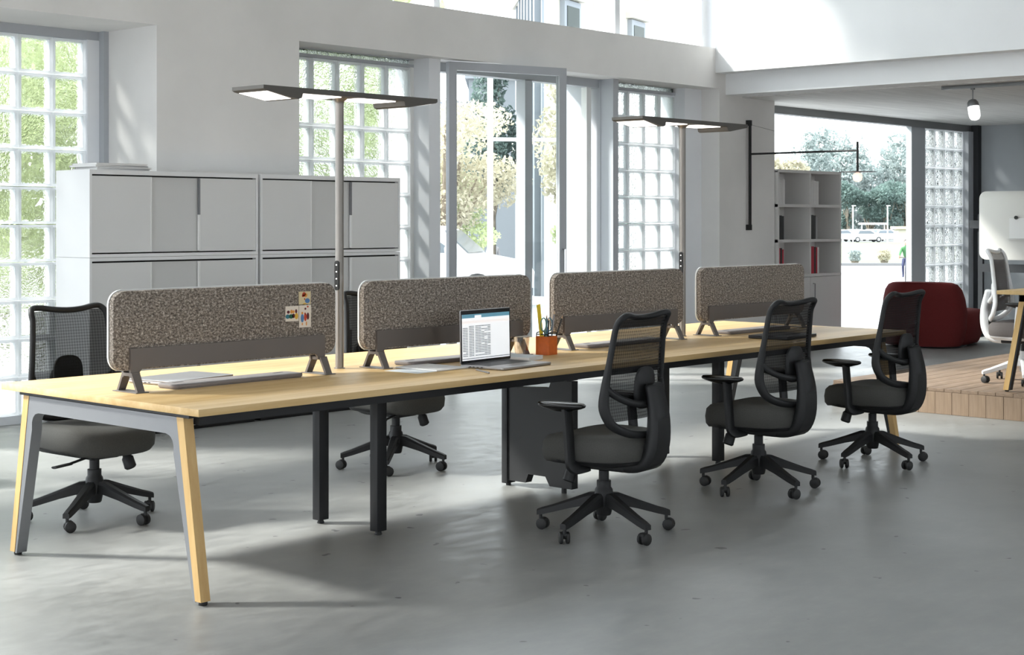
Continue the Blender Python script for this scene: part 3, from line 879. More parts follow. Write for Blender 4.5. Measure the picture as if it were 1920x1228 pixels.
row(.035, 1.227, ((.05, .27, 'book_black', 'black'), (.045, .268, 'book_black', 'thin black'), (.04, .262, 'book_black', 'short black')), 'middle left')
row(bw / 2 + .02, 1.227, ((.045, .28, 'book_black', 'black'), (.05, .275, 'book_black', 'thick black'), (.045, .27, 'book_black', 'black'), (.035, .26, 'book_grey', 'grey')), 'middle right')
row(.035, .832, ((.06, .30, 'book_red', 'thick red'), (.04, .30, 'book_black', 'black'), (.03, .285, 'book_red', 'thin red')), 'lower left')
row(bw / 2 + .02, .832, ((.03, .30, 'book_black', 'thin black'), (.075, .31, 'book_red', 'thick red'), (.04, .305, 'book_black', 'black'), (.03, .30, 'book_red', 'thin red'), (.035, .30, 'book_white', 'white')), 'lower right')

# ------------------------------------------------------------------ swing-arm wall lamp
wl = thing('wall_lamp', 'black swing-arm wall lamp with a flat disc shade on the wall by the bookcase', 'lamp', (10.545, 4.5, 0))
obj('wall_bar', B(-.016, .016, -.052, -.030, 1.335, 2.52, .003), 'black_plastic', wl)
for z in (1.335, 2.46):
    obj('bracket', B(-.02, .02, -.055, 0, z, z + .06, .003), 'black_plastic', wl)
obj('arm', tube(BM(), [(0, -.05, 2.155), (0, -1.335, 2.155)], .011, 10), 'black_plastic', wl)
obj('stay_wire', tube(BM(), [(0, -.05, 2.47), (0, -.7, 2.30), (0, -1.30, 2.165)], .0015, 6), 'black_plastic', wl)
obj('drop_rod', tube(BM(), [(0, -1.335, 2.245), (0, -1.335, 1.94)], .012, 10), 'black_plastic', wl)
obj('shade', lathe(BM(), [(.02, 1.945), (.19, 1.938), (.192, 1.934), (.02, 1.930)], 32, (0, -1.335, 0)), 'black_plastic', wl)
obj('bulb', lathe(BM(), [(.012, 1.93), (.042, 1.915), (.050, 1.885), (.042, 1.850), (.02, 1.836), (.004, 1.833)], 20, (0, -1.335, 0)), 'bulb_warm', wl)

# ------------------------------------------------------------------ track with spotlight under the gallery ceiling
tr_ = thing('ceiling_track', 'grey light track along the gallery ceiling', 'track', (10.62, 0, 2.76))
obj('channel', B(-.03, .03, -1.2, 2.25, -.035, 0, .003), 'mid_steel', tr_)
for y in (2.25, -1.22):
    obj('end_cap', B(-.031, .031, y, y + .02, -.036, 0, .003), 'mid_steel', tr_)
sp = thing('spotlight', 'white opal capsule spotlight hanging from the ceiling track', 'lamp', (10.62, 1.955, 2.725))
obj('stem', lathe(BM(), [(.022, -.015), (.022, 0), (.006, -.018), (.006, -.115)], 12), 'mid_steel', sp)
hd = obj('housing', lathe(BM(), [(.010, .045), (.035, .035), (.052, .012), (.056, -.02), (.056, -.032)], 20), 'mid_steel', sp)
hd.location = (0, 0, -.15); hd.rotation_euler = (R(-12), R(6), 0)
obj('opal_glass', lathe(BM(), [(.055, -.03), (.056, -.10), (.052, -.135), (.038, -.158), (.015, -.168)], 20), 'spot_opal', hd)

# ------------------------------------------------------------------ red armchair
so = thing('armchair', 'dark red upholstered armchair seen from behind, beyond the wooden platform', 'armchair', (12.86, 3.57, 0), R(-82))
def soft(rings_):
    bm = BM(); rings(bm, rings_); return bm
# local frame: +y is the front of the chair
bm = soft([superell(.50 * s_, .52 * s_, 44, .6, z, 0, .33) for s_, z in ((.86, .02), (.90, .05), (1.0, .20), (1.02, .30), (.99, .37), (.90, .405), (.6, .415), (.2, .415))])
obj('seat', bm, 'sofa_red', so, 60)
rs = []
for z, sc in ((.02, .84), (.06, .88), (.22, .95), (.40, .96), (.55, .92), (.65, .86), (.71, .78), (.732, .66), (.737, .44)):
    ring = []
    for k in range(40):
        th = 2 * math.pi * k / 40
        c_, s_ = math.cos(th), math.sin(th)
        hw = .50 * sc; hd_ = .19 * (1 if z < .70 else .8)
        x = hw * math.copysign(abs(c_) ** .55, c_); y = -.22 + hd_ * math.copysign(abs(s_) ** .6, s_)
        y += .16 * (x / .50) ** 2                       # wraps round at the sides
        ring.append(Vector((x, y, z)))
    rs.append(ring)
obj('backrest', soft(rs), 'sofa_red', so, 60)
obj('foot_ring', soft([superell(.40, .32, 30, .6, z, 0, .1) for z in (0, .03)]), 'black_plastic', so, 60)

# ------------------------------------------------------------------ oak table and white task chair on the platform
ZP = .192
tb = thing('side_desk', 'oak-topped desk with a splayed wooden leg on the platform, cut by the right edge', 'desk', (7.24, .13, ZP))
obj('tabletop', B(-.06, 1.54, -1.65, .03, .712, .74, .002), 'oak_top', tb)
for sx in (0, 1):
    for sy in (0, 1):
        X = .05 if sx == 0 else 1.43; Y = -.0 if sy == 0 else -1.60
        dy = -.13 if sy == 0 else .13
        rings_ = [[Vector((X + a, Y + b_ + (dy if z > .1 else 0), z)) for a, b_ in ((-.022, -.02), (.022, -.02), (.022, .02), (-.022, .02))] for z in (.012, .712)]
        bm = BM(); rings(bm, rings_)
        obj('leg', bm, 'oak_leg', tb, 0)
        sg = -1 if sy == 0 else 1
        bm = BM(); rings(bm, [[Vector((X + a, Y + b_ + (dy if z > .1 else 0), z)) for a, b_ in ((-.022, sg * .022), (.026, sg * .022), (.026, sg * .032), (-.022, sg * .032))] for z in (.012, .712)])
        obj('leg_plate', bm, 'dark_steel', tb, 0)
        obj('foot', lathe(BM(), [(.014, 0), (.014, .014)], 10, (X, Y, 0)), 'rubber', tb)
for sx in (.028, 1.408):
    obj('cross_beam', B(sx, sx + .044, -1.50, -.10, .66, .712), 'dark_steel', tb, 0)
wc = make_chair('task_chair', 'white-framed task chair with grey back at the desk on the platform', True, True, base_rot=132 - 190, group=None)
wc.location = (7.95, .285, ZP); wc.rotation_euler.z = R(190)

# ------------------------------------------------------------------ whiteboard on a dark stand
wb = thing('whiteboard', 'white board with rounded corners on a dark stand against the grey end wall', 'whiteboard', (14.6, 0, 0))
obj('board', prism(BM(), rrect(1.2, 3.73, .955, 1.80, .09), 'yz', -.02, .02, .003), 'board_white', wb)
obj('post', B(.03, .08, 3.71, 3.77, .06, 1.52), 'dark_post', wb, 0)
obj('post', B(.03, .08, 1.3, 1.36, .06, 1.52), 'dark_post', wb, 0)
obj('top_clamp', B(.0, .06, 3.72, 3.86, 1.34, 1.44), 'dark_post', wb, 0)
obj('crossbar', B(.03, .08, 1.36, 3.71, .80, .90), 'dark_post', wb, 0)
for y in (3.74, 1.33):
    obj('foot', B(-.25, .35, y - .03, y + .03, 0, .06), 'dark_post', wb, 0)
pp = tag(obj('paper_sheet', B(14.574, 14.578, 3.10, 3.34, 1.22, 1.47), 'paper', None, 0), 'white paper sheet held on the whiteboard by a black magnet', 'paper')
tag(obj('magnet', tube(BM(), [(14.574, 3.25, 1.475), (14.560, 3.25, 1.475)], .022, 16), 'magnet_black'), 'round black magnet on the whiteboard above a sheet', 'magnet')
tag(obj('pen_rail', B(14.53, 14.58, 3.08, 3.36, 1.205, 1.215, .002), 'shelf_grey'), 'thin pen rail on the whiteboard under the sheet', 'rail')

# ------------------------------------------------------------------ things on the desk
def laptop(name, label, lid, mm, group=None):
    t_ = thing(name, label, 'laptop')
    w_, d_ = .385, .262
    bs = obj('base', prism(BM(), rrect(0, w_, 0, d_, .014), 'xy', .002, .014, .002), mm, t_)
    if lid is None:
        obj('lid', prism(BM(), rrect(0, w_, 0, d_, .014), 'xy', .0145, .0195, .002), mm, t_)
    else:
        obj('keyboard', B(.03, w_ - .03, .105, d_ - .02, .0138, .0146), 'keys_black', bs, 0)
        obj('trackpad', B(w_ / 2 - .065, w_ / 2 + .065, .012, .095, .0138, .0144), 'laptop_silver', bs, 0)
        a = R(lid)
        ld = obj('lid', prism(BM(), rrect(0, w_, 0, .257, .010), 'xz', 0, .006, .0015), mm, t_)
        ld.location = (0, d_ - .008, .014); ld.rotation_euler = (-a, 0, 0)
        sc = obj('bezel', B(.003, w_ - .003, -.0012, .0005, .004, .254), 'screen_bezel', ld, 0)
        obj('display', B(.010, w_ - .010, -.0018, -.001, .016, .236), 'screen_white', ld, 0)
        obj('display_header', B(.010, w_ - .010, -.0024, -.0018, .218, .236), 'screen_teal', ld, 0)
        obj('display_tab', B(.105, .155, -.0026, -.0024, .218, .230), 'screen_white', ld, 0)
        obj('display_ribbon', B(.010, w_ - .010, -.0024, -.0018, .192, .206), 'screen_pale', ld, 0)
        bm = BM()
        rr_ = random.Random(2)
        for i in range(19):
            z = .176 - i * .0078
            for j in range(9):
                if rr_.random() < .93:
                    x = .014 + j * .0236
                    box(bm, x, x + .0236 * (.93 if j not in (1, 3) else .6), -.0024, -.0018, z, z + .0042)
        obj('spreadsheet_rows', bm, 'screen_grey', ld, 0)['kind'] = 'stuff'
        obj('display_footer', B(.010, w_ - .010, -.0024, -.0018, .022, .026), 'screen_grey', ld, 0)
    for x in (.03, w_ - .03):
        for y in (.03, d_ - .03):
            obj('foot', lathe(BM(), [(.006, 0), (.006, .003)], 8, (x, y, 0)), 'rubber', bs)
    bm = BM()
    for y in (.12, .145, .17, .19):
        box(bm, -.0008, .0012, y, y + .012, .006, .010)
    obj('ports', bm, 'slot_dark', bs, 0)['kind'] = 'stuff'
    return t_
l_ = laptop('laptop', 'open silver laptop showing a spreadsheet on the desk', 1, 'laptop_silver'); l_.location = (1.83, .142, ZT); l_.rotation_euler.z = R(4)
l_ = laptop('laptop', 'closed silver laptop lying behind the postcard screen', None, 'laptop_silver'); l_.location = (.405, .745, ZT); l_.rotation_euler.z = R(8)
l_ = laptop('laptop', 'closed dark laptop at the far end of the desk, behind the middle chair', None, 'laptop_dark'); l_.location = (4.27, .12, ZT); l_.rotation_euler.z = R(4)

# sheets and pencil
tag(obj('paper_sheet', B(0, .30, 0, .21, 0, .0008), 'paper_blue', None, 0, (1.475, .345, ZT), (0, 0, R(3))), 'pale blue-white paper sheet lying on the desk, left one', 'paper')
nb = thing('notebook', 'thin white notebook overlapping the bluish sheet beside the laptop', 'notebook', (1.60, .345, ZT + .0009), R(1))
obj('pages', B(0, .215, 0, .27, .001, .006), 'paper', nb, 0)
obj('cover', B(-.001, .216, -.001, .271, 0, .001), 'tray_taupe', nb, 0)
pn = thing('pencil', 'dark pencil lying on the desk in front of the laptop', 'pencil', (1.69, .10, ZT + .004), R(64))
obj('shaft', tube(BM(), [(.0, 0, 0), (.165, 0, 0)], .004, 6), 'pencil_grey', pn)
obj('tip', tube(BM(), [(.165, 0, 0), (.182, 0, 0)], [.004, .0006], 6), 'pencil_tip', pn)
bx = thing('notepad', 'white notepad block lying between laptop and orange pen cup', 'notepad', (2.27, .365, ZT), R(14))
obj('pages', B(0, .15, 0, .21, .001, .018), 'paper', bx, 0)
obj('cover', B(-.001, .151, -.001, .211, .018, .020), 'paper_blue', bx, 0)
cc = thing('plastic_cup', 'clear plastic cup standing left of the orange pen cup', 'cup', (2.545, .66, ZT))
obj('wall', rings(BM(), [[Vector((r_ * math.cos(2 * math.pi * k / 24), r_ * math.sin(2 * math.pi * k / 24), z)) for k in range(24)] for r_, z in ((.034, 0), (.044, .095), (.043, .095), (.033, .003))], True), 'clear_plastic', cc)
obj('rim', lathe(BM(), [(.0440, .093), (.0462, .094), (.0462, .097), (.0435, .097)], 24), 'clear_cup_rim', cc)
# orange pen cup
pc = thing('pen_cup', 'square orange leather pen cup with black rim on the desk', 'pen cup', (2.635, .565, ZT), R(6))
h = .096; a = .042
bm = BM(); sq = lambda q, z: [Vector((x, y, z)) for x, y in rrect(-q, q, -q, q, .006, 3)]
rings(bm, [sq(a, 0), sq(a, h), sq(a - .003, h), sq(a - .003, .004)])
obj('wall', bm, 'orange_leather', pc, 30)
bm = BM()
for s_ in (-1, 1):
    tube(bm, smoothcurve([(-a + .006, s_ * (a - .004), h - .02), (-a + .006, s_ * (a - .004), h + .012), (-a + .018, s_ * (a - .004), h + .020), (a - .018, s_ * (a - .004), h + .020), (a - .006, s_ * (a - .004), h + .012), (a - .006, s_ * (a - .004), h - .02)], 3), .003, 6)
for s_ in (-1, 1):
    tube(bm, [(s_ * (a - .006), -a + .004, h + .010), (s_ * (a - .006), a - .004, h + .010)], .003, 6)
obj('wire_rim', bm, 'black_plastic', pc)
def lean(o, x, y, rx, ry): o.location = (2.635 + x, .565 + y, ZT + .006); o.rotation_euler = (rx, ry, 0)
o = tag(obj('ruler', B(-.014, .014, -.001, .001, 0, .262), 'yellow_ruler', None, 0), 'yellow ruler standing in the orange pen cup', 'ruler'); lean(o, -.012, .012, R(2), R(-11))
sc = thing('scissors', 'scissors with blue and green handles standing in the pen cup', 'scissors')
obj('blades', B(-.006, .006, -.001, .001, 0, .10), 'chrome', sc, 0)
for s_, mm in ((-1, 'green_handle'), (1, 'blue_handle')):
    pts = [(s_ * .024 + .022 * math.cos(2 * math.pi * k / 16), 0, .150 + .034 * math.sin(2 * math.pi * k / 16)) for k in range(16)]
    obj('handle_loop', tube(BM(), pts, .0034, 6, True, up=Vector((0, 1, 0))), mm, sc)
    obj('handle_shank', tube(BM(), [(s_ * .002, 0, .085), (s_ * .010, 0, .122)], .004, 6), mm, sc)
lean(sc, -.004, .004, 0, R(3))
for i, (x, y, rx, ry, mm, ln, lb) in enumerate(((.020, .010, 4, -2, 'pencil_dark', .172, 'upright black pencil in the pen cup'), (.022, -.004, 0, 10, 'pencil_grey', .205, 'grey pencil in the pen cup, the tallest'),
        (.024, -.012, 6, 19, 'pencil_dark', .19, 'black pencil leaning right in the pen cup'), (.016, .016, -4, 6, 'pencil_grey', .185, 'thin grey pencil at the back of the pen cup'))):
    t_ = thing('pencil', lb, 'pencil')
    obj('shaft', tube(BM(), [(0, 0, 0), (0, 0, ln)], .0046, 6), mm, t_)
    obj('tip', tube(BM(), [(0, 0, ln), (0, 0, ln + .018)], [.0046, .0006], 6), 'pencil_tip', t_)
    lean(t_, x, y, R(rx), R(ry))
# postcards pinned to the first screen
def blob(o, x, z, rx, rz, mm, nm='print'):
    bm = BM(); n_ = 14
    pts = [(x + rx * math.cos(2 * math.pi * k / n_), z + rz * math.sin(2 * math.pi * k / n_)) for k in range(n_)]
    prism(bm, pts, 'xz', -.0022, -.0012); obj(nm, bm, mm, o, 0)
YS = .69 - .0175
def card(label, x0, z0, w_, h_, mm):
    t_ = thing('postcard', label, 'postcard', (x0, YS, z0), group='postcards on the near screen')
    obj('sheet', B(0, w_, -.0012, 0, 0, h_), mm, t_, 0); return t_
c = card('tan postcard with red and blue blots, topmost of three', 1.047, 1.061, .070, .058, 'card_tan')
for a in ((.030, .045, .010, .010, 'print_red'), (.040, .041, .009, .009, 'print_orange'), (.024, .039, .006, .006, 'print_red'), (.050, .016, .014, .011, 'print_blue'), (.034, .024, .003, .004, 'print_red'), (.034, .003, .010, .0028, 'print_yellow')): blob(c, *a)
c = card('tall cream postcard with blue and maroon figures, lower right of three', 1.049, .957, .070, .100, 'card_cream')
for a in ((.018, .042, .009, .019, 'print_blue'), (.018, .065, .005, .006, 'print_orange'), (.036, .046, .008, .018, 'print_red'), (.051, .050, .007, .016, 'print_maroon'), (.034, .062, .004, .005, 'print_red'), (.036, .084, .005, .005, 'print_maroon'), (.050, .093, .005, .004, 'print_red'), (.018, .016, .003, .006, 'print_orange'), (.042, .017, .003, .010, 'print_orange')): blob(c, *a)
c = card('landscape cream postcard with teal, green and yellow blots, leftmost of three', .970, .988, .076, .068, 'card_cream')
for a in ((.016, .042, .008, .007, 'print_maroon'), (.034, .043, .007, .009, 'print_orange'), (.046, .042, .006, .007, 'print_orange'), (.061, .044, .006, .009, 'print_maroon'), (.012, .022, .012, .010, 'print_teal'), (.032, .022, .013, .010, 'print_green'), (.046, .024, .008, .010, 'print_maroon'), (.063, .022, .010, .014, 'print_yellow')): blob(c, *a)

# ------------------------------------------------------------------ outdoors
import numpy as np
FW = Vector((.74434, .66780, 0)); RT = Vector((.66780, -.74434, 0))
O0 = Vector((-3.4365, -4.6398, 0))
def gz(x, y):
    """ground level outside: falls gently away from the building"""
    d_ = (Vector((x, y, 0)) - O0).dot(FW)
    if d_ < 28: return -.12
    if d_ < 58: return -.12 - .98 * (d_ - 28) / 30
    return -1.10
def strip(name, d0, d1, mm, v0=-160, v1=220, lift=0.):
    bm = BM(); ds = sorted({d0, d1} | {q for q in (28., 58.) if d0 < q < d1}); prev = None
    for d_ in ds:
        a = O0 + FW * d_ + RT * v0; b_ = O0 + FW * d_ + RT * v1
        a.z = gz(a.x, a.y) + lift; b_.z = gz(b_.x, b_.y) + lift
        cur = (bm.verts.new(a), bm.verts.new(b_))
        if prev: bm.faces.new((prev[0], prev[1], cur[1], cur[0]))
        prev = cur
    return struct(name, bm, mm)
strip('ground', -30, 86, 'asphalt')
strip('ground', 86, 178, 'lawn')
strip('ground', 178, 420, 'lot_pavement')
bm = BM()
a = O0 + FW * 85.6 + RT * -60; b_ = O0 + FW * 85.6 + RT * 90; c = O0 + FW * 86.2 + RT * 90; d = O0 + FW * 86.2 + RT * -60
rings(bm, [[Vector((p.x, p.y, z)) for p in (a, b_, c, d)] for z in (-1.2, -.95)])
struct('kerb', bm, 'kerb_stone')

def leaves(name, blobs, n, size, mm, parent, seed, hang=.0):
    rg = np.random.default_rng(seed)
    vol = np.array([b_[3] * b_[4] * b_[5] for b_ in blobs]); vol = vol / vol.sum()
    idx = rg.choice(len(blobs), n, p=vol)
    bl = np.array(blobs)[idx]
    v = rg.normal(size=(n, 3)); v /= np.linalg.norm(v, axis=1)[:, None]
    rad = rg.uniform(.35, 1, n) ** .6
    p = bl[:, :3] + v * bl[:, 3:6] * rad[:, None]
    u = rg.normal(size=(n, 3)); u /= np.linalg.norm(u, axis=1)[:, None]
    w_ = np.cross(u, rg.normal(size=(n, 3))); w_ /= np.linalg.norm(w_, axis=1)[:, None]
    s_ = size * rg.uniform(.6, 1.3, n)[:, None]
    q = np.stack([p - u * s_, p + w_ * s_ * .5, p + u * s_, p - w_ * s_ * .5], 1).reshape(-1, 3)
    me = bpy.data.meshes.new(name)
    me.from_pydata(q.tolist(), [], np.arange(n * 4).reshape(-1, 4).tolist())
    me.materials.append(M[mm])
    o = bpy.data.objects.new(name, me); C.objects.link(o); o.parent = parent; o['kind'] = 'stuff'
    return o
def tree(label, x, y, h, rad, mm, n, size, seed, shape='round', trunk=.25, z=None, group=None):
    rg = random.Random(seed)
    z = gz(x, y) if z is None else z
    t_ = thing('tree', label, 'tree', (x, y, z), group=group)
    bm = BM(); ph = h * .12
    tr = rad * .055 + .05
    tube(bm, [(0, 0, -.1), (0.02, 0, h * trunk), (.05, .03, h * .55), (0.02, .0, h * .85)], [tr, tr * .8, tr * .5, tr * .15], 8)
    blobs = []
    if shape == 'round':
        for k in range(9):
            a = rg.uniform(0, 6.28); r_ = rg.uniform(.25, .65) * rad; zz = h * rg.uniform(trunk + .18, .88)
            blobs.append((r_ * math.cos(a), r_ * math.sin(a), zz, rad * rg.uniform(.35, .55), rad * rg.uniform(.35, .55), h * rg.uniform(.10, .16)))
            tube(bm, [(0, 0, h * trunk), (r_ * .5 * math.cos(a), r_ * .5 * math.sin(a), (zz + h * trunk) / 2), (r_ * math.cos(a), r_ * math.sin(a), zz)], [tr * .45, tr * .3, tr * .08], 6)
    else:
        for k in range(10):
            f_ = k / 9; zz = h * (trunk * .6 + (1 - trunk * .6) * f_ * .97)
            rr_ = rad * (.55 + .9 * f_) * (1 - f_) ** .55 + rad * .12
            blobs.append((rg.uniform(-.12, .12) * rad, rg.uniform(-.12, .12) * rad, zz, rr_, rr_, h * .085))
    obj('trunk', bm, 'bark', t_, 60)
    leaves('crown', blobs, n, size, mm, t_, seed)
    return t_
tree('bright green tree outside the far left glass-block window', 3.7, 8.7, 4.1, 2.0, 'leaf_green', 5200, .10, 1, trunk=.10)
tree('tall green tree behind the left glass-block window, beside the pier', 5.7, 11.4, 6.4, 2.3, 'leaf_green', 4200, .13, 2, trunk=.18)
tree('light green tree outside the glass blocks behind the cabinets', 8.7, 9.8, 4.3, 1.9, 'leaf_green', 5200, .10, 3, trunk=.10)
tree('green tree right of the glass blocks behind the cabinets', 11.4, 12.6, 6.0, 2.0, 'leaf_green', 3200, .13, 4, trunk=.14)
tree('yellowish street tree seen through the glazed door', 20.9, 19.2, 4.7, 2.1, 'leaf_yellow', 9000, .06, 5)
tree('small green tree low behind the white car', 23.2, 22.0, 3.4, 1.7, 'leaf_green', 8000, .065, 6)
tree('dark teal tree towering beside the grey house', 29.0, 25.2, 7.8, .9, 'leaf_teal', 6000, .08, 7)
tree('yellow autumn tree in front of the cream building', 20.3, 14.7, 5.2, 1.1, 'leaf_yellow', 6000, .06, 8)
tree('grey-green tree outside the third glass-block window, left one', 19.6, 12.9, 4.4, 1.4, 'leaf_teal', 5000, .07, 9, trunk=.08)
tree('grey-green tree outside the third glass-block window, right one', 17.2, 10.6, 4.2, 1.3, 'leaf_teal', 5000, .07, 41, trunk=.08)
tree('low green shrub tree at the foot of the cream building', 22.6, 16.6, 2.2, 1.0, 'leaf_green', 5000, .06, 10)
tree('yellow-green tree left of the poplars, above the bookcase', 74.5, 44.0, 6.8, 2.3, 'leaf_yellow', 5000, .16, 11)
pk = 20
for lb, x, y, h, r_ in (
    ('short poplar at the left behind the bookcase top', 188.9, 113.4, 12.5, 3.1),
    ('poplar left of the tallest, above the bookcase', 195.7, 114.8, 16.6, 2.3),
    ('tallest poplar, above the right bookcase column', 200.4, 115.6, 18.1, 2.5),
    ('poplar right of the tallest one', 205.2, 116.2, 17.6, 2.3),
    ('poplar directly behind the disc lamp rod', 197.7, 109.6, 16.0, 2.5),
    ('poplar just right of the disc lamp', 209.8, 114.0, 15.1, 2.7),
    ('low poplar in the gap right of the disc lamp', 202.0, 107.7, 11.6, 3.1),
    ('poplar right of the gap in the row', 211.0, 109.7, 15.0, 2.5),
    ('tall poplar beside the grey window post', 204.9, 104.5, 16.6, 2.9),
    ('poplar behind the grey window post', 211.7, 106.0, 16.9, 2.7),
    ('poplar behind the left blocks of the end window', 207.8, 101.4, 15.9, 2.7),
    ('poplar behind the middle blocks of the end window', 216.6, 103.5, 15.8, 2.9),
    ('poplar behind the right blocks of the end window', 210.5, 98.3, 14.9, 3.1),
    ):
    tree(lb, x, y, h, r_, 'leaf_blue', 3200, .30, pk, 'poplar', .12, group='poplars across the street'); pk += 1
for lb, x, y, h in (
    ('round dark tree behind the parked cars, below the disc lamp', 180.1, 99.3, 8.2),
    ('round dark tree in the middle of the far tree line', 185.6, 99.1, 7.2),
    ('round tree behind the right-hand parked cars', 183.6, 95.4, 7.5),
    ('round tree behind the kiosk by the grey post', 187.2, 94.3, 8.0),
    ('round tree low behind the end window blocks', 189.7, 91.5, 7.5),
    ):
    tree(lb, x, y, h, 3.2, 'leaf_teal', 3600, .22, pk, trunk=.10, group='round trees behind the car park'); pk += 1
# potted shrubs on the far kerb
for lb, x, y, mm in (('green potted shrub on the far kerb, left one', 74.34, 38.94, 'leaf_blue'), ('yellowish potted shrub on the far kerb, right one', 75.46, 37.70, 'leaf_yellow')):
    t_ = thing('potted_shrub', lb, 'plant', (x, y, gz(x, y)), group='potted shrubs on the kerb')
    obj('pot', lathe(BM(), [(.16, 0), (.22, .22), (.24, .24), (.20, .24)], 14), 'bark', t_)
    leaves('foliage', [(0, 0, .42, .34, .34, .25), (0, 0, .66, .40, .40, .24)], 320, .09, mm, t_, pk); pk += 1

# cream street building with side wall, cornice and windows
bd_ = thing('apartment_building', 'cream street building with cornice and rows of windows, seen above the beam', 'building', (25.38, 20.14, -.9), R(14.7))
foot = [(0, 0), (11.4, 0), (19.17, 4.58), (7.77, 4.58)]        # acute street corner
obj('front_wall', prism(BM(), foot, 'xy', 0, 12.6), 'facade_cream', bd_, 0)
sv_ = Vector((7.77, 4.58, 0)).normalized(); sn_ = Vector((-sv_.y, sv_.x, 0))
obj('side_wall', prism(BM(), [tuple((sv_ * u + sn_ * v)[:2]) for u, v in ((0, 0), (9.0, 0), (9.0, .06), (0, .06))], 'xy', 0, 12.6), 'facade_stone', bd_, 0)
for k in range(7):
    obj('pilaster', prism(BM(), [tuple((sv_ * u + sn_ * v)[:2]) for u, v in ((.3 + k * 1.25, .06), (.85 + k * 1.25, .06), (.85 + k * 1.25, .22), (.3 + k * 1.25, .22))], 'xy', 0, 10.9), 'facade_grey', bd_, 0)
for z in (4.4, 8.75, 11.2):
    obj('cornice', prism(BM(), [(-.55, -.3), (11.5, -.3), (19.3, 4.6), (7.2, 4.6)], 'xy', z, z + .3), 'facade_cream', bd_, 0)
wm = mesh_of('window', B(0, 1.0, -.14, .02, -.1, 1.75), 'facade_stone', 0); pm_ = mesh_of('pane', B(.14, .86, -.16, -.13, .0, 1.6), 'dark_window', 0); hm = mesh_of('hood', B(-.12, 1.12, -.25, .02, 1.78, 1.95), 'facade_cream', 0)
for z in (1.6, 6.2, 9.1):
    for k in range(5):
        o = obj('window', wm, None, bd_, loc=(.9 + k * 2.2, -.0, z)); obj('pane', pm_, None, o); obj('hood', hm, None, o)
gh = thing('grey_house', 'plain grey flat-roofed house behind the glazed door', 'building', (40.1, 36.7, -1.1), R(-48.1))
obj('wall', B(0, 3.6, 0, 6, 0, 8.1), 'facade_grey', gh, 0)
obj('roof', B(-.15, 3.75, -.15, 6.15, 8.1, 8.3), 'facade_stone', gh, 0)
o = obj('window', B(.2, .5, -.06, 0, 4.6, 5.9), 'facade_stone', gh, 0); obj('pane', B(.25, .45, -.08, -.05, 4.7, 5.8), 'dark_window', o, 0)
fh = thing('pale_house', 'pale low house left of the grey one behind the door', 'building', (39.0, 40.9, -1.1), R(-48.1))
obj('wall', B(0, 3.65, 0, 6, 0, 7.2), 'facade_cream', fh, 0); obj('roof', B(-.15, 3.75, -.15, 6.15, 7.2, 7.4), 'facade_stone', fh, 0)
# white goal-like street frame beyond the glazing
fr_ = thing('street_frame', 'white steel frame standing on the pavement outside the door', 'frame', (13.47, 10.97, -.12), R(-40))
for x in (0, 3.4): obj('post', tube(BM(), [(x, 0, 0), (x, 0, 5.2)], .045, 10), 'street_white', fr_)
obj('crossbar', tube(BM(), [(0, 0, 2.78), (3.4, 0, 2.78)], .03, 8), 'street_white', fr_)
# lamp mast and kiosk roof across the lawn
for lb, x, y in (('thin white lamp mast left of the car park', 150.2, 81.7), ('thin white lamp mast at the car park middle', 152.8, 78.8)):
    t_ = thing('lamp_mast', lb, 'street lamp', (x, y, -1.1), group='lamp masts by the car park')
    obj('mast', tube(BM(), [(0, 0, 0), (0, 0, 4.2)], .07, 8), 'street_white', t_)
    obj('lantern', B(-.1, .5, -.1, .1, 4.15, 4.25), 'street_white', t_, 0)
cp = thing('car_shelter', 'long low white shelter roof behind the parked cars', 'shelter', (175.3, 92.6, -1.1), R(-48))
obj('roof', B(-1.9, 1.4, -1, 1, 2.0, 2.25), 'street_white', cp, 0)
for x in (-1.7, 1.2): obj('post', B(x - .06, x + .06, -.1, .1, 0, 2.0), 'street_white', cp, 0)
ki = thing('kiosk', 'small pinkish kiosk at the right of the car park', 'kiosk', (157.5, 79.6, -1.1), R(-48))
obj('wall', B(-.6, 1.6, -1.0, 1.0, 0, 1.55), 'facade_cream', ki, 0); obj('roof', B(-.9, 1.9, -1.3, 1.3, 1.55, 1.85), 'card_tan', ki, 0)

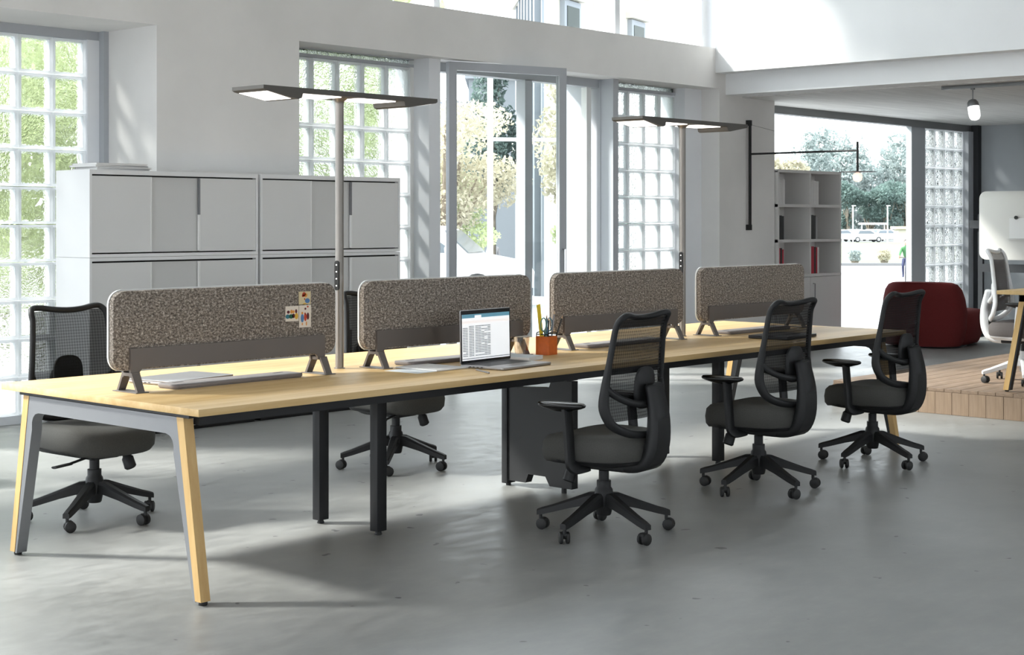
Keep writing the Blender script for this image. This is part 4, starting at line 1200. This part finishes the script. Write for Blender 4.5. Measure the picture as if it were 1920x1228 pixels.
def make_car(label, mm, loc, rz, group=None, h_=1.45):
    t_ = thing('car', label, 'car', loc, rz, group)
    prof = [(-2.05, .30), (-2.08, .62), (-1.98, .86), (-1.55, .92), (-1.18, h_ - .12), (-.95, h_ - .02), (.35, h_), (.62, h_ - .06), (1.12, .95), (1.92, .80), (2.06, .60), (2.04, .30)]
    bm = BM(); rs = []
    for y, sc in ((-.86, .96), (-.84, 1.), (.84, 1.), (.86, .96)):
        rs.append([Vector((x * (1 if abs(y) < .85 else .99), y * (1 - .14 * max(0, (z - .9) / .55)), z)) for x, z in prof])
    rings(bm, rs)
    obj('body', bm, mm, t_, 30)
    for s_ in (-1, 1):
        bm = BM()
        yy = lambda z: s_ * .868 * (1 - .14 * max(0, (z - .9) / .55))
        q = [(-1.20, .98), (-1.0, h_ - .12), (.32, h_ - .10), (.90, .98)]
        rings(bm, [[Vector((x, yy(z) + o_, z)) for x, z in q] for o_ in (-.004, .004)])
        obj('side_window', bm, 'car_glass', t_, 0)
    for q in (((1.10, .985), (.66, h_ - .09)), ((-1.50, .96), (-1.20, h_ - .16))):
        (xa, za), (xb, zb) = q; ofs = .012 if xa > 0 else -.012
        bm = BM(); ya, yb = .76, .68
        rings(bm, [[Vector((xa + o_, -ya, za)), Vector((xa + o_, ya, za)), Vector((xb + o_, yb, zb + .01)), Vector((xb + o_, -yb, zb + .01))] for o_ in (ofs * .2, ofs * 2)])
        obj('windscreen', bm, 'car_glass', t_, 0)
    for x in (-1.28, 1.30):
        for s_ in (-1, 1):
            wl_ = obj('wheel', tube(BM(), [(x, s_ * .70, .31), (x, s_ * .72, .31), (x, s_ * .86, .31), (x, s_ * .88, .31)], [.27, .31, .31, .26], 18, up=Vector((1, 0, 0))), 'rubber', t_)
            obj('hubcap', tube(BM(), [(x, s_ * .875, .31), (x, s_ * .892, .31)], [.20, .17], 14, up=Vector((1, 0, 0))), 'car_silver', wl_)
    for s_ in (-1, 1):
        obj('headlight', B(1.90, 2.03, s_ * .62 - .14, s_ * .62 + .14, .62, .76, .03), 'lamp_opal', t_)
        obj('mirror', B(.72, .86, s_ * .93 - .07, s_ * .93 + .07, .98, 1.10, .03), mm, t_)
    obj('number_plate', B(2.045, 2.065, -.25, .25, .40, .52), 'paper', t_, 0)
    return t_
make_car('white car parked outside, front half seen through the glazed door', 'car_white', (16.45, 15.55, -.12), R(-58), None, 1.46)
rk = thing('roof_rack', 'two dark roof bars on the parked white car', 'roof rack', (16.45, 15.55, -.12), R(-58))
for x in (-.7, .15):
    obj('bar', tube(BM(), [(x, -.68, 1.46), (x, -.64, 1.53), (x, .64, 1.53), (x, .68, 1.46)], .02, 6), 'black_plastic', rk)
for lb, x, y, mm, a in (('white parked car at the left of the far car park', 160.0, 88.7, 'car_white', -20), ('silver parked car second from the left in the far car park', 168.2, 91.5, 'car_silver', -138), ('low white parked car in the middle of the far car park', 158.3, 84.6, 'car_white', -40), ('white parked car right of the middle in the far car park', 168.9, 89.3, 'car_white', -138), ('white parked car at the right of the far car park', 165.5, 85.5, 'car_white', -60)):
    make_car(lb, mm, (x, y, -1.1), R(a), 'cars in the far car park')

# people: one skinned body each
def body(name, pts, edges, mm, parent=None, root=0, label=None):
    me = bpy.data.meshes.new(name)
    me.from_pydata([p[:3] for p in pts], edges, [])
    me.materials.append(M[mm])
    o = bpy.data.objects.new(name, me); C.objects.link(o)
    if parent: o.parent = parent
    sk = o.modifiers.new('skin', 'SKIN'); sk.use_smooth_shade = True
    ss = o.modifiers.new('sub', 'SUBSURF'); ss.levels = 1; ss.render_levels = 1
    sv = me.skin_vertices[0].data
    for v, p in zip(sv, pts): v.radius = (p[3], p[3] if len(p) < 5 else p[4])
    sv[root].use_root = True
    return o
def head(parent, x, y, z, tilt=0.):
    hd_ = obj('head', rings(BM(), [superell(a, b_, 18, .95, zz) for a, b_, zz in ((.03, .03, -.115), (.055, .065, -.095), (.07, .085, -.04), (.075, .095, .02), (.068, .085, .07), (.04, .05, .105), (.01, .01, .115))]), 'skin', parent, 60, (x, y, z))
    obj('hair', rings(BM(), [superell(a, b_, 18, .95, zz, 0, -.012) for a, b_, zz in ((.076, .092, -.01), (.081, .098, .04), (.07, .088, .09), (.03, .04, .122))]), 'hair_dark', hd_, 60)
    bm = BM(); tube(bm, [(0, .088, .02), (0, .112, -.022), (0, .092, -.035)], [.008, .013, .008], 6); obj('nose', bm, 'skin', hd_, 60)
    for s_ in (-1, 1):
        obj('eye', tube(BM(), [(s_ * .03, .083, .012), (s_ * .03, .091, .012)], .008, 8), 'hair_dark', hd_)
        obj('ear', tube(BM(), [(s_ * .070, 0, -.02), (s_ * .084, -.005, .0), (s_ * .070, 0, .02)], .010, 6), 'skin', hd_)
    obj('mouth', tube(BM(), [(-.022, .086, -.055), (0, .092, -.056), (.022, .086, -.055)], .004, 6), 'print_maroon', hd_)
    return hd_
def hand(parent, x, y, z, s_):
    bm = BM()
    tube(bm, [(x, y, z + .02), (x, y + .005, z - .03), (x, y + .012, z - .075)], [.022, .036, .034], 8, rb=[.018, .016, .014])
    for k, (o_, ln) in enumerate(((-.026, .062), (-.009, .074), (.009, .070), (.025, .054))):
        tube(bm, [(x, y + .012 + o_, z - .07), (x - s_ * .006, y + .016 + o_, z - .07 - ln * .55), (x - s_ * .020, y + .018 + o_, z - .07 - ln)], [.0085, .008, .006], 6)
    tube(bm, [(x, y + .03, z - .02), (x - s_ * .01, y + .055, z - .05), (x - s_ * .014, y + .06, z - .08)], [.010, .009, .007], 6)
    return obj('hand', bm, 'skin', parent, 60)
pe = thing('person', 'person in a grey top and pale trousers standing beyond the white car', 'person', (35.2, 30.9, gz(35.2, 30.9)), R(150))
pts = [(0, 0, .95, .13, .10), (0, .0, 1.15, .13, .10), (0, 0, 1.36, .16, .11), (0, 0, 1.47, .06), (0, .01, 1.55, .05),
       (-.17, 0, 1.40, .065), (-.23, -.02, 1.14, .05), (-.25, .04, .90, .035), (.17, 0, 1.40, .065), (.23, -.02, 1.14, .05), (.25, .04, .90, .035)]
body('torso', pts, [(0, 1), (1, 2), (2, 3), (3, 4), (2, 5), (5, 6), (6, 7), (2, 8), (8, 9), (9, 10)], 'cloth_grey', pe)
pts = [(0, 0, .97, .13, .11), (-.09, 0, .86, .095), (-.10, .02, .48, .065), (-.10, -.01, .10, .045), (-.11, .12, .04, .042), (.09, 0, .86, .095), (.11, .05, .48, .065), (.12, .03, .10, .045), (.13, .16, .04, .042)]
body('trousers', pts, [(0, 1), (1, 2), (2, 3), (3, 4), (0, 5), (5, 6), (6, 7), (7, 8)], 'cloth_pale', pe)
head(pe, 0, .02, 1.66); hand(pe, -.25, .04, .89, -1); hand(pe, .25, .04, .89, 1)
# cyclist: bicycle and rider, half hidden by the grey post
cx0, cy0 = 55.21, 25.83
by = thing('bicycle', 'dark bicycle ridden past the grey window post', 'bicycle', (cx0, cy0, gz(cx0, cy0)), R(205))
for x in (-.52, .52):
    wl_ = obj('wheel', tube(BM(), [(x + .33 * math.cos(2 * math.pi * k / 24), 0, .34 + .33 * math.sin(2 * math.pi * k / 24)) for k in range(24)], .016, 6, True, up=Vector((0, 1, 0))), 'rubber', by)
    bm = BM()
    for k in range(8): tube(bm, [(x, 0, .34), (x + .32 * math.cos(math.pi * k / 4), 0, .34 + .32 * math.sin(math.pi * k / 4))], .003, 4)
    obj('spokes', bm, 'chrome', wl_)
bm = BM()
for q in (((-.52, 0, .34), (-.08, 0, .30)), ((-.08, 0, .30), (-.22, 0, .84)), ((-.52, 0, .34), (-.20, 0, .78)), ((-.2, 0, .78), (.36, 0, .84)), ((-.08, 0, .30), (.38, 0, .76)), ((.34, 0, .98), (.40, 0, .70)), ((.40, 0, .70), (.52, 0, .34))):
    tube(bm, list(q), .018, 6)
obj('frame', bm, 'cloth_navy', by)
obj('saddle', rings(BM(), [superell(.13 * s_, .07 * s_, 14, .8, z, -.24, 0) for s_, z in ((.8, .85), (1, .87), (.8, .90))]), 'black_plastic', by, 60)
obj('handlebar', tube(BM(), [(.26, -.28, 1.02), (.36, -.2, 1.0), (.36, .2, 1.0), (.26, .28, 1.02)], .014, 6), 'black_plastic', by)
cy = thing('person', 'cyclist in green top and dark trousers, half hidden by the grey post', 'person', (cx0, cy0, gz(cx0, cy0)), R(205))
pts = [(-.24, 0, .96, .12, .11), (-.14, 0, 1.14, .13, .11), (-.02, 0, 1.34, .15, .11), (.03, 0, 1.45, .055), (.05, 0, 1.52, .05), (-.02, -.17, 1.36, .06), (.14, -.24, 1.14, .048), (.29, -.26, 1.05, .035), (-.02, .17, 1.36, .06), (.14, .24, 1.14, .048), (.29, .26, 1.05, .035)]
body('torso', pts, [(0, 1), (1, 2), (2, 3), (3, 4), (2, 5), (5, 6), (6, 7), (2, 8), (8, 9), (9, 10)], 'cloth_green', cy)
pts = [(-.24, 0, .96, .12, .11), (-.14, -.10, .88, .085), (.14, -.12, .66, .062), (-.04, -.12, .26, .045), (.08, -.12, .17, .04), (-.14, .10, .88, .085), (.12, .12, .84, .062), (.0, .12, .50, .045), (.11, .12, .42, .04)]
body('trousers', pts, [(0, 1), (1, 2), (2, 3), (3, 4), (0, 5), (5, 6), (6, 7), (7, 8)], 'cloth_navy', cy)
hh_ = head(cy, .07, 0, 1.62); hh_.rotation_euler = (0, 0, R(-90))
hand(cy, .30, -.27, 1.08, -1); hand(cy, .30, .25, 1.08, 1)

# potted plant just past the left edge of the view; one leaf tip reaches in
pt = thing('potted_plant', 'dark green leafy floor plant just past the left edge, one leaf tip showing', 'plant', (.56, 3.40, 0))
obj('pot', lathe(BM(), [(.13, 0), (.17, .02), (.19, .34), (.17, .34), (.16, .30)], 20), 'facade_stone', pt)
rg = random.Random(12)
for k in range(9):
    a = R(40 * k + 8); ln = rg.uniform(.28, .42)
    base_ = Vector((.03 * math.cos(a), .03 * math.sin(a), .32)); tip = Vector((ln * .7 * math.cos(a), ln * .7 * math.sin(a), .72 + .09 * (k % 3)))
    st_ = obj('stem', tube(BM(), smoothcurve([base_, (base_ + tip) / 2 + Vector((0, 0, .08)), tip], 4), .005, 6), 'leaf_dark', pt)
    dirv = Vector((math.cos(a), math.sin(a), -.25)).normalized(); side = Vector((-math.sin(a), math.cos(a), 0))
    bm = BM(); prev = None; rows = []
    for i in range(8):
        f_ = i / 7; wv = .055 * math.sin(math.pi * min(1, f_ * .93 + .07)) + .001
        c_ = tip + dirv * (.24 * f_) + Vector((0, 0, .05 * math.sin(math.pi * f_)))
        rows.append([bm.verts.new(c_ + side * wv * u + Vector((0, 0, .012 * abs(u)))) for u in (-1, 0, 1)])
    for q0, q1 in zip(rows, rows[1:]):
        for j in range(2): bm.faces.new((q0[j], q0[j + 1], q1[j + 1], q1[j]))
    obj('leaf', bm, 'leaf_dark', pt, 60)
